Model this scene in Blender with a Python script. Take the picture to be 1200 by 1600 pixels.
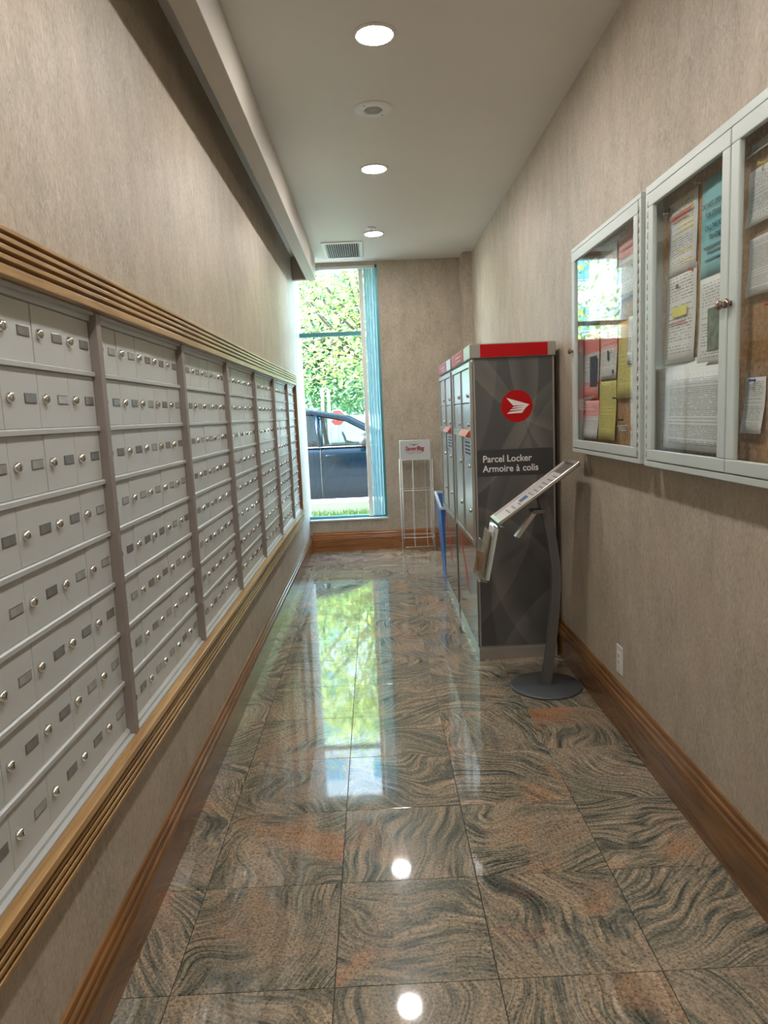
import bpy, bmesh, math, random
from mathutils import Vector, Matrix
random.seed(7)
for o in list(bpy.data.objects): bpy.data.objects.remove(o)
S = bpy.context.scene
COL = S.collection
PI = math.pi

# ------------------------------------------------------------------ camera, sky, sun, exposure
FPX, PITCH, YAW, ROLL = 1109.0, 0.13715, 0.0093027, 0.0440277
cam_d = bpy.data.cameras.new('camera'); cam = bpy.data.objects.new('camera', cam_d); COL.objects.link(cam)
cam_d.sensor_fit = 'VERTICAL'; cam_d.sensor_height = 36.0; cam_d.sensor_width = 27.0
cam_d.lens = FPX * 36.0 / 1600.0
cam_d.clip_start = 0.02; cam_d.clip_end = 400
fw = Vector((math.sin(YAW)*math.cos(PITCH), math.cos(YAW)*math.cos(PITCH), -math.sin(PITCH)))
rt = Vector((math.cos(YAW), -math.sin(YAW), 0)); dn = fw.cross(rt)
r2 = math.cos(ROLL)*rt + math.sin(ROLL)*dn; d2 = -math.sin(ROLL)*rt + math.cos(ROLL)*dn
M = Matrix((r2, -d2, -fw)).transposed().to_4x4(); M.translation = (0, 0, 1.5)
cam.matrix_world = M
S.camera = cam

SKY_STRENGTH = 5.0
LAMP_STRENGTH = 275.0
SUN_STRENGTH = 70.0
w = bpy.data.worlds.new('sky'); S.world = w; w.use_nodes = True
nt = w.node_tree; nt.nodes.clear()
sky = nt.nodes.new('ShaderNodeTexSky'); sky.sky_type = 'NISHITA'; sky.sun_disc = False
sky.sun_elevation = math.radians(42); sky.sun_rotation = math.radians(-80)
sky.air_density = 1.0; sky.dust_density = 3.0; sky.ozone_density = 1.0
bg = nt.nodes.new('ShaderNodeBackground'); bg.inputs['Strength'].default_value = SKY_STRENGTH
wo = nt.nodes.new('ShaderNodeOutputWorld')
nt.links.new(sky.outputs[0], bg.inputs[0]); nt.links.new(bg.outputs[0], wo.inputs[0])
sd = bpy.data.lights.new('sun', 'SUN'); sd.energy = SUN_STRENGTH; sd.angle = math.radians(0.6); sd.color = (1.0, 0.95, 0.86)
so = bpy.data.objects.new('sun', sd); COL.objects.link(so); so.location = (-6, 10, 12)
so.rotation_euler = Vector((0.80, 0.14, -0.66)).to_track_quat('-Z', 'Y').to_euler()
S.view_settings.view_transform = 'Standard'; S.view_settings.look = 'None'
S.view_settings.gamma = 1.0; S.view_settings.use_curve_mapping = False
S.view_settings.exposure = 0.0

# ------------------------------------------------------------------ node material helpers
def newmat(name):
    m = bpy.data.materials.new(name); m.use_nodes = True
    t = m.node_tree; t.nodes.clear()
    out = t.nodes.new('ShaderNodeOutputMaterial'); p = t.nodes.new('ShaderNodeBsdfPrincipled')
    t.links.new(p.outputs[0], out.inputs[0])
    return m, t, p, out
def N(t, kind, **kw):
    n = t.nodes.new('ShaderNode' + kind)
    for k, v in kw.items():
        if k in n.inputs: n.inputs[k].default_value = v
        else: setattr(n, k, v)
    return n
def L(t, a, b): t.links.new(a, b)
def c4(c): return (c[0], c[1], c[2], 1.0)
def ramp(t, fac, stops, interp='LINEAR'):
    r = t.nodes.new('ShaderNodeValToRGB'); r.color_ramp.interpolation = interp
    e = r.color_ramp.elements
    while len(e) < len(stops): e.new(0.5)
    for i, (p, c) in enumerate(stops):
        e[i].position = p; e[i].color = c4(c) if len(c) == 3 else c
    if fac is not None: L(t, fac, r.inputs[0])
    return r
def mixc(t, fac, a, b, blend='MIX'):
    n = t.nodes.new('ShaderNodeMix'); n.data_type = 'RGBA'; n.blend_type = blend
    for s, v in ((0, fac), (6, a), (7, b)):
        if hasattr(v, 'is_output') or hasattr(v, 'links'): L(t, v, n.inputs[s])
        elif s == 0: n.inputs[0].default_value = v
        else: n.inputs[s].default_value = c4(v)
    return n.outputs[2]
def mth(t, op, a, b=None, c=None, clamp=False):
    n = t.nodes.new('ShaderNodeMath'); n.operation = op; n.use_clamp = clamp
    for i, v in enumerate((a, b, c)):
        if v is None: continue
        if hasattr(v, 'links'): L(t, v, n.inputs[i])
        else: n.inputs[i].default_value = v
    return n.outputs[0]
MATS = {}
def plain(name, col, rough=0.5, metal=0.0, var=0.06, scale=6.0, spec=0.5, coat=0.0):
    """a plain surface with a little procedural mottling"""
    if name in MATS: return MATS[name]
    m, t, p, o = newmat(name)
    tc = N(t, 'TexCoord'); no = N(t, 'TexNoise', Scale=scale, Detail=4.0)
    L(t, tc.outputs['Object'], no.inputs['Vector'])
    r = ramp(t, no.outputs[0], [(0.3, [c*(1-var) for c in col]), (0.7, [min(1, c*(1+var)) for c in col])])
    L(t, r.outputs[0], p.inputs['Base Color'])
    rr = N(t, 'MapRange'); rr.inputs[3].default_value = max(0, rough-0.04); rr.inputs[4].default_value = min(1, rough+0.04)
    L(t, no.outputs[0], rr.inputs[0]); L(t, rr.outputs[0], p.inputs['Roughness'])
    p.inputs['Metallic'].default_value = metal; p.inputs['Specular IOR Level'].default_value = spec
    p.inputs['Coat Weight'].default_value = coat; p.inputs['Coat Roughness'].default_value = 0.05
    MATS[name] = m; return m

def wallpaper(name, a, b):
    m, t, p, o = newmat(name)
    tc = N(t, 'TexCoord'); mp = N(t, 'Mapping'); mp.inputs['Scale'].default_value = (66, 66, 33)
    L(t, tc.outputs['Object'], mp.inputs[0])
    n1 = N(t, 'TexNoise', Scale=1.0, Detail=5.0, Roughness=0.66, Distortion=1.6); L(t, mp.outputs[0], n1.inputs['Vector'])
    n2 = N(t, 'TexNoise', Scale=3.2, Detail=3.0); L(t, tc.outputs['Object'], n2.inputs['Vector'])
    mp3 = N(t, 'Mapping'); mp3.inputs['Scale'].default_value = (9, 9, 4); L(t, tc.outputs['Object'], mp3.inputs[0])
    n3 = N(t, 'TexNoise', Scale=1.0, Detail=3.0); L(t, mp3.outputs[0], n3.inputs['Vector'])
    r1 = ramp(t, n1.outputs[0], [(0.32, a), (0.68, b)])
    pink = [min(1, b[0]*1.03), b[1]*0.955, b[2]*0.94]
    f = mth(t, 'MULTIPLY_ADD', n2.outputs[0], 2.2, -0.75, clamp=True)
    c = mixc(t, mth(t, 'MULTIPLY', f, 0.45), r1.outputs[0], pink)
    d = ramp(t, n3.outputs[0], [(0.35, (0.90, 0.89, 0.87)), (0.65, (1.05, 1.05, 1.04))])
    c = mixc(t, 1.0, c, d.outputs[0], 'MULTIPLY')
    L(t, c, p.inputs['Base Color'])
    p.inputs['Roughness'].default_value = 0.52; p.inputs['Specular IOR Level'].default_value = 0.35
    bp = N(t, 'Bump', Strength=0.28, Distance=0.004); L(t, n1.outputs[0], bp.inputs['Height']); L(t, bp.outputs[0], p.inputs['Normal'])
    return m

def wood(name, axis, dark, mid, light, rough=0.28):
    m, t, p, o = newmat(name)
    tc = N(t, 'TexCoord'); mp = N(t, 'Mapping')
    s = [38, 38, 38]; s[axis] = 2.2; mp.inputs['Scale'].default_value = s
    L(t, tc.outputs['Object'], mp.inputs[0])
    n1 = N(t, 'TexNoise', Scale=1.0, Detail=5.0, Roughness=0.6, Distortion=1.2); L(t, mp.outputs[0], n1.inputs['Vector'])
    mp2 = N(t, 'Mapping'); s2 = [9, 9, 9]; s2[axis] = 0.8; mp2.inputs['Scale'].default_value = s2; L(t, tc.outputs['Object'], mp2.inputs[0])
    wv = N(t, 'TexNoise', Scale=1.0, Detail=2.0, Distortion=2.0); L(t, mp2.outputs[0], wv.inputs['Vector'])
    r = ramp(t, n1.outputs[0], [(0.28, dark), (0.5, mid), (0.75, light)])
    r2_ = ramp(t, wv.outputs[0], [(0.35, (0.82, 0.8, 0.78)), (0.65, (1.08, 1.08, 1.08))])
    c = mixc(t, 1.0, r.outputs[0], r2_.outputs[0], 'MULTIPLY')
    L(t, c, p.inputs['Base Color']); p.inputs['Roughness'].default_value = rough
    p.inputs['Coat Weight'].default_value = 0.25; p.inputs['Coat Roughness'].default_value = 0.15
    bp = N(t, 'Bump', Strength=0.08, Distance=0.002); L(t, n1.outputs[0], bp.inputs['Height']); L(t, bp.outputs[0], p.inputs['Normal'])
    return m

def granite():
    m, t, p, o = newmat('granite')
    tc = N(t, 'TexCoord'); oi = N(t, 'ObjectInfo')
    off = N(t, 'VectorMath', operation='SCALE'); off.inputs[0].default_value = (37.0, 61.0, 23.0); L(t, oi.outputs['Random'], off.inputs['Scale'])
    vr = N(t, 'VectorRotate'); vr.rotation_type = 'Z_AXIS'
    ang = mth(t, 'MULTIPLY', oi.outputs['Random'], 40.0)
    L(t, tc.outputs['Object'], vr.inputs['Vector']); L(t, ang, vr.inputs['Angle'])
    ad = N(t, 'VectorMath', operation='ADD'); L(t, vr.outputs[0], ad.inputs[0]); L(t, off.outputs[0], ad.inputs[1])
    # flowing warp: streaks follow the contours of a slow noise field
    w1 = N(t, 'TexNoise', Scale=1.9, Detail=1.5, Roughness=0.45); L(t, ad.outputs[0], w1.inputs['Vector'])
    ws = N(t, 'VectorMath', operation='SUBTRACT'); L(t, w1.outputs['Color'], ws.inputs[0]); ws.inputs[1].default_value = (0.5, 0.5, 0.5)
    wsc = N(t, 'VectorMath', operation='SCALE'); wsc.inputs['Scale'].default_value = 0.8; L(t, ws.outputs[0], wsc.inputs[0])
    wp = N(t, 'VectorMath', operation='ADD'); L(t, ad.outputs[0], wp.inputs[0]); L(t, wsc.outputs[0], wp.inputs[1])
    mps = N(t, 'Mapping'); mps.inputs['Scale'].default_value = (66.0, 5.0, 3.0); L(t, wp.outputs[0], mps.inputs[0])
    wv = N(t, 'TexNoise', Scale=1.0, Detail=3.5, Roughness=0.62, Distortion=0.5); L(t, mps.outputs[0], wv.inputs['Vector'])
    band = ramp(t, wv.outputs[0], [(0.34, (0.055, 0.062, 0.054)), (0.455, (0.165, 0.165, 0.135)), (0.54, (0.315, 0.26, 0.19)), (0.68, (0.50, 0.39, 0.285))])
    # where bands give way to speckled salmon stone
    n2 = N(t, 'TexNoise', Scale=3.4, Detail=3.0, Roughness=0.55); L(t, wp.outputs[0], n2.inputs['Vector'])
    msk = ramp(t, n2.outputs[0], [(0.46, (0, 0, 0)), (0.62, (1, 1, 1))])
    n4 = N(t, 'TexNoise', Scale=1.7, Detail=2.0); L(t, wp.outputs[0], n4.inputs['Vector'])
    tan = ramp(t, n4.outputs[0], [(0.40, (0.42, 0.345, 0.26)), (0.56, (0.45, 0.325, 0.225)), (0.70, (0.50, 0.235, 0.115))])
    c = mixc(t, mth(t, 'MULTIPLY', msk.outputs[0], 0.72), band.outputs[0], tan.outputs[0])
    # large grey-green drifts
    n5 = N(t, 'TexNoise', Scale=2.0, Detail=2.0); L(t, ad.outputs[0], n5.inputs['Vector'])
    gm = ramp(t, n5.outputs[0], [(0.48, (0, 0, 0)), (0.66, (1, 1, 1))])
    c = mixc(t, mth(t, 'MULTIPLY', gm.outputs[0], 0.45), c, (0.19, 0.19, 0.155))
    # crystals and black mica
    n3 = N(t, 'TexNoise', Scale=120.0, Detail=4.0, Roughness=0.75); L(t, ad.outputs[0], n3.inputs['Vector'])
    sp = ramp(t, n3.outputs[0], [(0.34, (0.10, 0.095, 0.09)), (0.45, (0.72, 0.70, 0.67)), (0.64, (1.32, 1.29, 1.24))])
    c = mixc(t, 0.85, c, sp.outputs[0], 'MULTIPLY')
    L(t, c, p.inputs['Base Color'])
    p.inputs['Roughness'].default_value = 0.04; p.inputs['IOR'].default_value = 1.6
    p.inputs['Coat Weight'].default_value = 0.3; p.inputs['Coat Roughness'].default_value = 0.24   # the soft haze of the polish
    n6 = N(t, 'TexNoise', Scale=14.0, Detail=2.0); L(t, tc.outputs['Object'], n6.inputs['Vector'])
    bp = N(t, 'Bump', Strength=0.009, Distance=0.003); L(t, n6.outputs[0], bp.inputs['Height']); L(t, bp.outputs[0], p.inputs['Normal'])
    return m

def pane_glass(name, tint=(0.9, 0.98, 0.97), ior=1.5, dirt=0.0):
    m, t, p, o = newmat(name); t.nodes.remove(p)
    tr = N(t, 'BsdfTransparent'); tr.inputs[0].default_value = c4(tint)
    gl = N(t, 'BsdfGlossy'); gl.inputs['Roughness'].default_value = 0.0; gl.inputs['Color'].default_value = (1, 1, 1, 1)
    fr = N(t, 'Fresnel', IOR=ior); ge = N(t, 'NewGeometry')      # same Fresnel from both sides of the single pane
    L(t, mth(t, 'MULTIPLY_ADD', ge.outputs['Backfacing'], 1.0/ior - ior, ior), fr.inputs['IOR'])
    mx = N(t, 'MixShader'); L(t, fr.outputs[0], mx.inputs[0]); L(t, tr.outputs[0], mx.inputs[1]); L(t, gl.outputs[0], mx.inputs[2])
    no = N(t, 'TexNoise', Scale=2.0, Detail=1.0); tc = N(t, 'TexCoord'); L(t, tc.outputs['Object'], no.inputs['Vector'])
    bp = N(t, 'Bump', Strength=0.03, Distance=0.01); L(t, no.outputs[0], bp.inputs['Height'])
    L(t, bp.outputs[0], gl.inputs['Normal'])
    L(t, mx.outputs[0], o.inputs[0]); return m

def emit(name, col, strength):
    m, t, p, o = newmat(name)
    p.inputs['Base Color'].default_value = c4(col); p.inputs['Emission Color'].default_value = c4(col); p.inputs['Emission Strength'].default_value = strength
    return m

def print_sheet(name, paper, ink, lines=26, margin=0.1, head=None, headh=0.12, foot=None, footh=0.0, density=0.55, hl=None):
    """a printed sheet: rows of broken grey type, optional colour bands; local x = across, z = up, 0..1 by Generated"""
    m, t, p, o = newmat(name)
    tc = N(t, 'TexCoord'); sx = N(t, 'SeparateXYZ'); L(t, tc.outputs['Generated'], sx.inputs[0])
    u, v = sx.outputs[1], sx.outputs[2]
    fl = mth(t, 'MULTIPLY', v, float(lines)); row = mth(t, 'FLOOR', fl); fr = mth(t, 'FRACT', fl)
    onrow = mth(t, 'LESS_THAN', mth(t, 'ABSOLUTE', mth(t, 'SUBTRACT', fr, 0.5)), 0.2)
    cx = N(t, 'CombineXYZ'); L(t, mth(t, 'MULTIPLY', u, 34.0), cx.inputs[0]); L(t, mth(t, 'MULTIPLY', row, 7.31), cx.inputs[1])
    wn = N(t, 'TexNoise', Scale=1.0, Detail=1.0); L(t, cx.outputs[0], wn.inputs['Vector'])
    word = mth(t, 'LESS_THAN', wn.outputs[0], 0.35 + density*0.3)
    rn = N(t, 'TexWhiteNoise'); rn.noise_dimensions = '1D'; L(t, row, rn.inputs['W'])
    shown = mth(t, 'LESS_THAN', rn.outputs['Value'], 0.82)
    inm = mth(t, 'LESS_THAN', mth(t, 'ABSOLUTE', mth(t, 'SUBTRACT', u, 0.5)), 0.5 - margin)
    inv_ = mth(t, 'LESS_THAN', mth(t, 'ABSOLUTE', mth(t, 'SUBTRACT', v, 0.5)), 0.5 - margin*0.6)
    k = mth(t, 'MULTIPLY', mth(t, 'MULTIPLY', onrow, word), mth(t, 'MULTIPLY', mth(t, 'MULTIPLY', inm, inv_), shown))
    base = paper
    if head: base = mixc(t, mth(t, 'GREATER_THAN', v, 1-headh), base, head)
    if foot: base = mixc(t, mth(t, 'LESS_THAN', v, footh), base, foot)
    if hl:
        b_ = mth(t, 'MULTIPLY', mth(t, 'GREATER_THAN', u, 0.12), mth(t, 'LESS_THAN', u, 0.6))
        r_ = mth(t, 'LESS_THAN', mth(t, 'FRACT', mth(t, 'MULTIPLY', rn.outputs['Value'], 5.0)), 0.28)
        base = mixc(t, mth(t, 'MULTIPLY', mth(t, 'MULTIPLY', b_, r_), mth(t, 'MULTIPLY', shown, 0.8)), base, hl)
    c = mixc(t, mth(t, 'MULTIPLY', k, 0.75), base, ink)
    L(t, c, p.inputs['Base Color']); p.inputs['Roughness'].default_value = 0.6
    return m

# ------------------------------------------------------------------ mesh helpers (all shapes given in world metres)
def BM(): return bmesh.new()
def box(bm, x0, x1, y0, y1, z0, z1, bev=0.0, mi=0):
    r = bmesh.ops.create_cube(bm, size=1.0); vs = r['verts']
    for v in vs:
        v.co = Vector(((x0+x1)/2 + v.co.x*(x1-x0), (y0+y1)/2 + v.co.y*(y1-y0), (z0+z1)/2 + v.co.z*(z1-z0)))
    fs = set(f for v in vs for f in v.link_faces)
    for f in fs: f.material_index = mi
    if bev > 0:
        es = set(e for v in vs for e in v.link_edges)
        bmesh.ops.bevel(bm, geom=list(es), offset=bev, segments=2, affect='EDGES', profile=0.5)
    return bm
def prism(bm, pts, axis, a, b, mi=0, smooth=False):
    """closed polygon extruded along an axis; pts are the two other coordinates in order"""
    def P(q, s):
        if axis == 0: return (s, q[0], q[1])
        if axis == 1: return (q[0], s, q[1])
        return (q[0], q[1], s)
    A = [bm.verts.new(P(q, a)) for q in pts]; B = [bm.verts.new(P(q, b)) for q in pts]
    n = len(pts); fs = []
    for i in range(n): fs.append(bm.faces.new((A[i], A[(i+1) % n], B[(i+1) % n], B[i])))
    if smooth:
        for f in fs: f.smooth = True
    fs.append(bm.faces.new(A[::-1])); fs.append(bm.faces.new(B))
    for f in fs: f.material_index = mi
    return bm
def lathe(bm, prof, c, axis=2, seg=24, mi=0, smooth=True, sign=1):
    """prof = (radius, height) pairs revolved about an axis through c"""
    rings = []
    for r, h in prof:
        ring = []
        for i in range(seg):
            a = 2*PI*i/seg; u, v = r*math.cos(a), r*math.sin(a)
            p = ((c[0]+sign*h, c[1]+u, c[2]+v) if axis == 0 else (c[0]+u, c[1]+sign*h, c[2]+v) if axis == 1 else (c[0]+u, c[1]+v, c[2]+sign*h))
            ring.append(bm.verts.new(p))
        rings.append(ring)
    for a, b in zip(rings, rings[1:]):
        for i in range(seg):
            f = bm.faces.new((a[i], a[(i+1) % seg], b[(i+1) % seg], b[i])); f.smooth = smooth; f.material_index = mi
    for ring in (rings[0], rings[-1]):
        f = bm.faces.new(ring); f.material_index = mi
    return bm
def tube(bm, pts, r, seg=6, mi=0, closed=False):
    pts = [Vector(p) for p in pts]; rings = []; n = len(pts)
    for i, p in enumerate(pts):
        if closed: d = pts[(i+1) % n] - pts[i-1]
        else: d = pts[min(i+1, n-1)] - pts[max(i-1, 0)]
        d.normalize()
        up = Vector((0, 0, 1)) if abs(d.z) < 0.9 else Vector((1, 0, 0))
        a = d.cross(up).normalized(); b = d.cross(a).normalized()
        rr = r[i] if isinstance(r, (list, tuple)) else r
        rings.append([bm.verts.new(p + rr*(math.cos(2*PI*k/seg)*a + math.sin(2*PI*k/seg)*b)) for k in range(seg)])
    pairs = list(zip(rings, rings[1:]))
    if closed: pairs.append((rings[-1], rings[0]))
    for A, B in pairs:
        for k in range(seg):
            f = bm.faces.new((A[k], A[(k+1) % seg], B[(k+1) % seg], B[k])); f.smooth = seg > 4; f.material_index = mi
    if not closed:
        bm.faces.new(rings[0]).material_index = mi; bm.faces.new(rings[-1]).material_index = mi
    return bm
def quad(bm, a, b, c, d, mi=0):
    f = bm.faces.new([bm.verts.new(p) for p in (a, b, c, d)]); f.material_index = mi; return bm

def wloc(o):
    v = Vector((0, 0, 0))
    while o is not None: v += o.location; o = o.parent
    return v
def obj(name, bm, mats, parent=None, origin=None):
    """link one mesh object; its origin is moved to the base centre (or to `origin`)"""
    bmesh.ops.recalc_face_normals(bm, faces=bm.faces[:])
    me = bpy.data.meshes.new(name); 
    if origin is None:
        xs = [v.co.x for v in bm.verts]; ys = [v.co.y for v in bm.verts]; zs = [v.co.z for v in bm.verts]
        origin = Vector(((min(xs)+max(xs))/2, (min(ys)+max(ys))/2, (min(zs)+max(zs))/2))
    origin = Vector(origin)
    for v in bm.verts: v.co -= origin
    bm.to_mesh(me); bm.free()
    for m in (mats if isinstance(mats, (list, tuple)) else [mats]): me.materials.append(m)
    o = bpy.data.objects.new(name, me); COL.objects.link(o)
    o.location = origin - (wloc(parent) if parent else Vector((0, 0, 0)))
    if parent: o.parent = parent
    return o
def inst(name, src, loc, parent=None):
    """another object sharing the mesh of src, its origin at world loc"""
    o = src.copy(); o.name = name; COL.objects.link(o); o.parent = parent
    o.location = Vector(loc) - (wloc(parent) if parent else Vector((0, 0, 0)))
    return o
def thing(name, label, cat, loc, group=None):
    o = bpy.data.objects.new(name, None); COL.objects.link(o); o.location = loc; o.empty_display_size = 0.1
    o['label'] = label; o['category'] = cat
    if group: o['group'] = group
    return o
def tag(o, label, cat, group=None):
    o['label'] = label; o['category'] = cat
    if group: o['group'] = group
    return o
def struct(o, label, cat='structure'):
    o['kind'] = 'structure'; o['label'] = label; o['category'] = cat; return o
def lettering(name, text, mat, parent, pos, right, up, size, align='LEFT', depth=0.0008, shear=0.0, fat=0.0, xs=1.0, spacing=1.0):
    cu = bpy.data.curves.new(name, 'FONT'); cu.body = text; cu.size = size; cu.align_x = align
    cu.extrude = depth; cu.shear = shear; cu.offset = fat; cu.space_line = spacing; cu.resolution_u = 3
    tmp = bpy.data.objects.new('tmp_text', cu); COL.objects.link(tmp)
    dg = bpy.context.evaluated_depsgraph_get(); me = bpy.data.meshes.new_from_object(tmp.evaluated_get(dg))
    bpy.data.objects.remove(tmp); bpy.data.curves.remove(cu)
    right = Vector(right).normalized(); up = Vector(up).normalized(); nrm = right.cross(up)
    for v in me.vertices: v.co = right*v.co.x*xs + up*v.co.y + nrm*v.co.z
    me.materials.clear(); me.materials.append(mat)
    o = bpy.data.objects.new(name, me); COL.objects.link(o); o.parent = parent
    o.location = Vector(pos) - (wloc(parent) if parent else Vector((0, 0, 0)))
    return o

# ------------------------------------------------------------------ materials
M_wall = wallpaper('wallpaper_taupe', (0.325, 0.275, 0.212), (0.57, 0.50, 0.41))
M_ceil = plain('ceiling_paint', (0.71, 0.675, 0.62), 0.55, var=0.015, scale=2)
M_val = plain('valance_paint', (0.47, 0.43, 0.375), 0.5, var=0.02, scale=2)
M_woodY = wood('oak_along_corridor', 1, (0.29, 0.145, 0.042), (0.47, 0.275, 0.10), (0.62, 0.41, 0.18))
M_woodZ = wood('oak_upright', 2, (0.16, 0.06, 0.02), (0.24, 0.10, 0.035), (0.33, 0.15, 0.06))
M_baseY = wood('stained_oak_along', 1, (0.125, 0.05, 0.014), (0.20, 0.088, 0.024), (0.29, 0.14, 0.045), 0.25)
M_baseX = wood('stained_oak_across', 0, (0.20, 0.07, 0.018), (0.35, 0.135, 0.040), (0.47, 0.21, 0.07), 0.25)
M_gran = granite()
M_grout = plain('dark_grout', (0.06, 0.055, 0.05), 0.8)
M_box = plain('mailbox_grey_enamel', (0.54, 0.555, 0.545), 0.38, metal=0.0, var=0.02, scale=3)
M_rail = plain('mailbox_aluminium', (0.50, 0.52, 0.52), 0.4, metal=0.1, var=0.03)
M_div = plain('mailbox_divider_bronze', (0.31, 0.265, 0.24), 0.4, metal=0.3, var=0.04)
M_dark = plain('shadow_gap_black', (0.02, 0.02, 0.02), 0.8)
M_chrome = plain('polished_chrome', (0.76, 0.75, 0.72), 0.16, metal=1.0, var=0.02)
M_slot = plain('keyhole_dark', (0.03, 0.03, 0.03), 0.5)
M_plate = plain('name_plate_grey', (0.20, 0.20, 0.19), 0.18, var=0.12, scale=25)
M_plate2 = plain('name_plate_pale', (0.36, 0.37, 0.35), 0.18, var=0.12, scale=25)
M_platerim = plain('name_plate_rim', (0.11, 0.11, 0.11), 0.35, metal=0.4)
M_bframe = plain('board_frame_silver', (0.58, 0.63, 0.61), 0.42, metal=0.15, var=0.02)
M_bside = plain('board_side_grey', (0.33, 0.31, 0.29), 0.45, metal=0.2)
M_glass = pane_glass('board_glass', (0.96, 0.99, 0.98))
M_win = pane_glass('window_glass', (0.72, 0.90, 0.93))
M_white = plain('white_plastic', (0.74, 0.74, 0.72), 0.4, var=0.02)
M_trimwhite = plain('white_trim_metal', (0.66, 0.68, 0.68), 0.45, var=0.02)
M_teal = plain('teal_window_metal', (0.09, 0.30, 0.33), 0.4, metal=0.2)
M_lsilver = plain('locker_silver', (0.40, 0.375, 0.34), 0.34, metal=0.5, var=0.03)
M_lfront = plain('locker_front_metal', (0.56, 0.55, 0.52), 0.24, metal=0.75, var=0.03)
M_red = plain('locker_red', (0.46, 0.002, 0.004), 0.5, var=0.03, spec=0.25)
M_offwhite = plain('lettering_white', (0.82, 0.80, 0.76), 0.5, var=0.01)
M_band = plain('locker_band_dark', (0.048, 0.046, 0.046), 0.4)
M_black = plain('matt_black', (0.015, 0.015, 0.016), 0.6)
M_standgrey = plain('stand_grey_powder', (0.135, 0.13, 0.125), 0.42, metal=0.25)
M_baseplate = plain('stand_base_grey', (0.105, 0.115, 0.125), 0.32, metal=0.3)
M_brush = plain('tray_brushed_metal', (0.62, 0.58, 0.53), 0.3, metal=0.8)
M_wire = plain('white_wire', (0.70, 0.69, 0.67), 0.35, metal=0.1)
M_blue = plain('bin_blue', (0.035, 0.17, 0.47), 0.35)
M_cork_ = None
def cork():
    m, t, p, o = newmat('cork')
    tc = N(t, 'TexCoord'); n1 = N(t, 'TexNoise', Scale=70.0, Detail=5.0, Roughness=0.7); L(t, tc.outputs['Object'], n1.inputs['Vector'])
    n2 = N(t, 'TexNoise', Scale=5.0, Detail=2.0); L(t, tc.outputs['Object'], n2.inputs['Vector'])
    r = ramp(t, n1.outputs[0], [(0.3, (0.22, 0.11, 0.045)), (0.55, (0.42, 0.24, 0.11)), (0.75, (0.55, 0.36, 0.19))])
    r2_ = ramp(t, n2.outputs[0], [(0.3, (0.85, 0.85, 0.85)), (0.7, (1.1, 1.1, 1.1))])
    L(t, mixc(t, 1.0, r.outputs[0], r2_.outputs[0], 'MULTIPLY'), p.inputs['Base Color']); p.inputs['Roughness'].default_value = 0.85
    return m
M_cork = cork()
def swoosh():
    """dark grey vinyl with pale crossing arcs printed on it"""
    m, t, p, o = newmat('locker_vinyl_arcs')
    tc = N(t, 'TexCoord'); sp = N(t, 'SeparateXYZ'); L(t, tc.outputs['Object'], sp.inputs[0])
    total = None
    for (cx, cz, r, wd, k) in [(-0.72, 0.78, 0.86, 0.010, 0.8), (1.15, 0.95, 1.18, 0.008, 0.8), (-1.0, 0.1, 1.12, 0.012, 0.6), (0.95, -0.15, 1.13, 0.012, 0.6),
                               (0.55, 1.35, 0.98, 0.007, 0.7), (-0.45, -0.75, 0.78, 0.009, 0.7), (0.75, -1.25, 0.92, 0.01, 0.6), (-1.6, 0.9, 1.5, 0.02, 0.5), (1.7, -0.5, 1.85, 0.025, 0.5)]:
        dx = mth(t, 'SUBTRACT', sp.outputs[0], cx); dz = mth(t, 'SUBTRACT', sp.outputs[2], cz)
        d = mth(t, 'SQRT', mth(t, 'ADD', mth(t, 'MULTIPLY', dx, dx), mth(t, 'MULTIPLY', dz, dz)))
        s = mth(t, 'SUBTRACT', d, r)
        # sharp on one side, fading on the other
        a = mth(t, 'DIVIDE', mth(t, 'MAXIMUM', s, 0.0), wd*0.6); b = mth(t, 'DIVIDE', mth(t, 'MAXIMUM', mth(t, 'MULTIPLY', s, -1.0), 0.0), wd*9)
        f = mth(t, 'MULTIPLY', mth(t, 'SUBTRACT', 1.0, mth(t, 'ADD', a, b), clamp=True), k*0.5)
        total = f if total is None else mth(t, 'ADD', total, f)
    f = mth(t, 'MINIMUM', total, 1.0)
    L(t, mixc(t, f, (0.082, 0.082, 0.082), (0.23, 0.215, 0.185)), p.inputs['Base Color'])
    p.inputs['Roughness'].default_value = 0.36
    return m
M_vinyl = swoosh()

# ------------------------------------------------------------------ the corridor shell
LW, RW, EY, CZ, BY = -0.76, 1.09, 7.87, 3.12, -6.0
TW, TL, TX0, TY0 = 0.437, 0.424, -0.607, 1.695
fl = struct(obj('floor', box(BM(), LW-0.3, RW+0.3, BY-0.2, EY+0.14, -0.12, -0.012), M_grout), 'polished brown and grey swirled granite tile corridor floor', 'floor')
tile_mesh = {}
rows = [TY0 + TL*k for k in range(-18, 16)]
for r0 in rows:
    for c in range(-1, 5):
        x0, x1 = TX0 + TW*(c-0), TX0 + TW*(c+1)
        a, b = max(x0, LW+0.012), min(x1, RW-0.012); y0, y1 = max(r0, BY), min(r0+TL, EY-0.012)
        if b-a < 0.02 or y1-y0 < 0.02: continue
        key = (round(b-a, 3), round(y1-y0, 3)); g = 0.0011
        ctr = ((a+b)/2, (y0+y1)/2, -0.006)
        if key not in tile_mesh:
            bm = BM(); box(bm, a+g, b-g, y0+g, y1-g, -0.012, 0.0, 0.0006)
            tile_mesh[key] = obj('tile', bm, M_gran, fl, origin=ctr)
        else: inst('tile', tile_mesh[key], ctr, fl)

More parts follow.
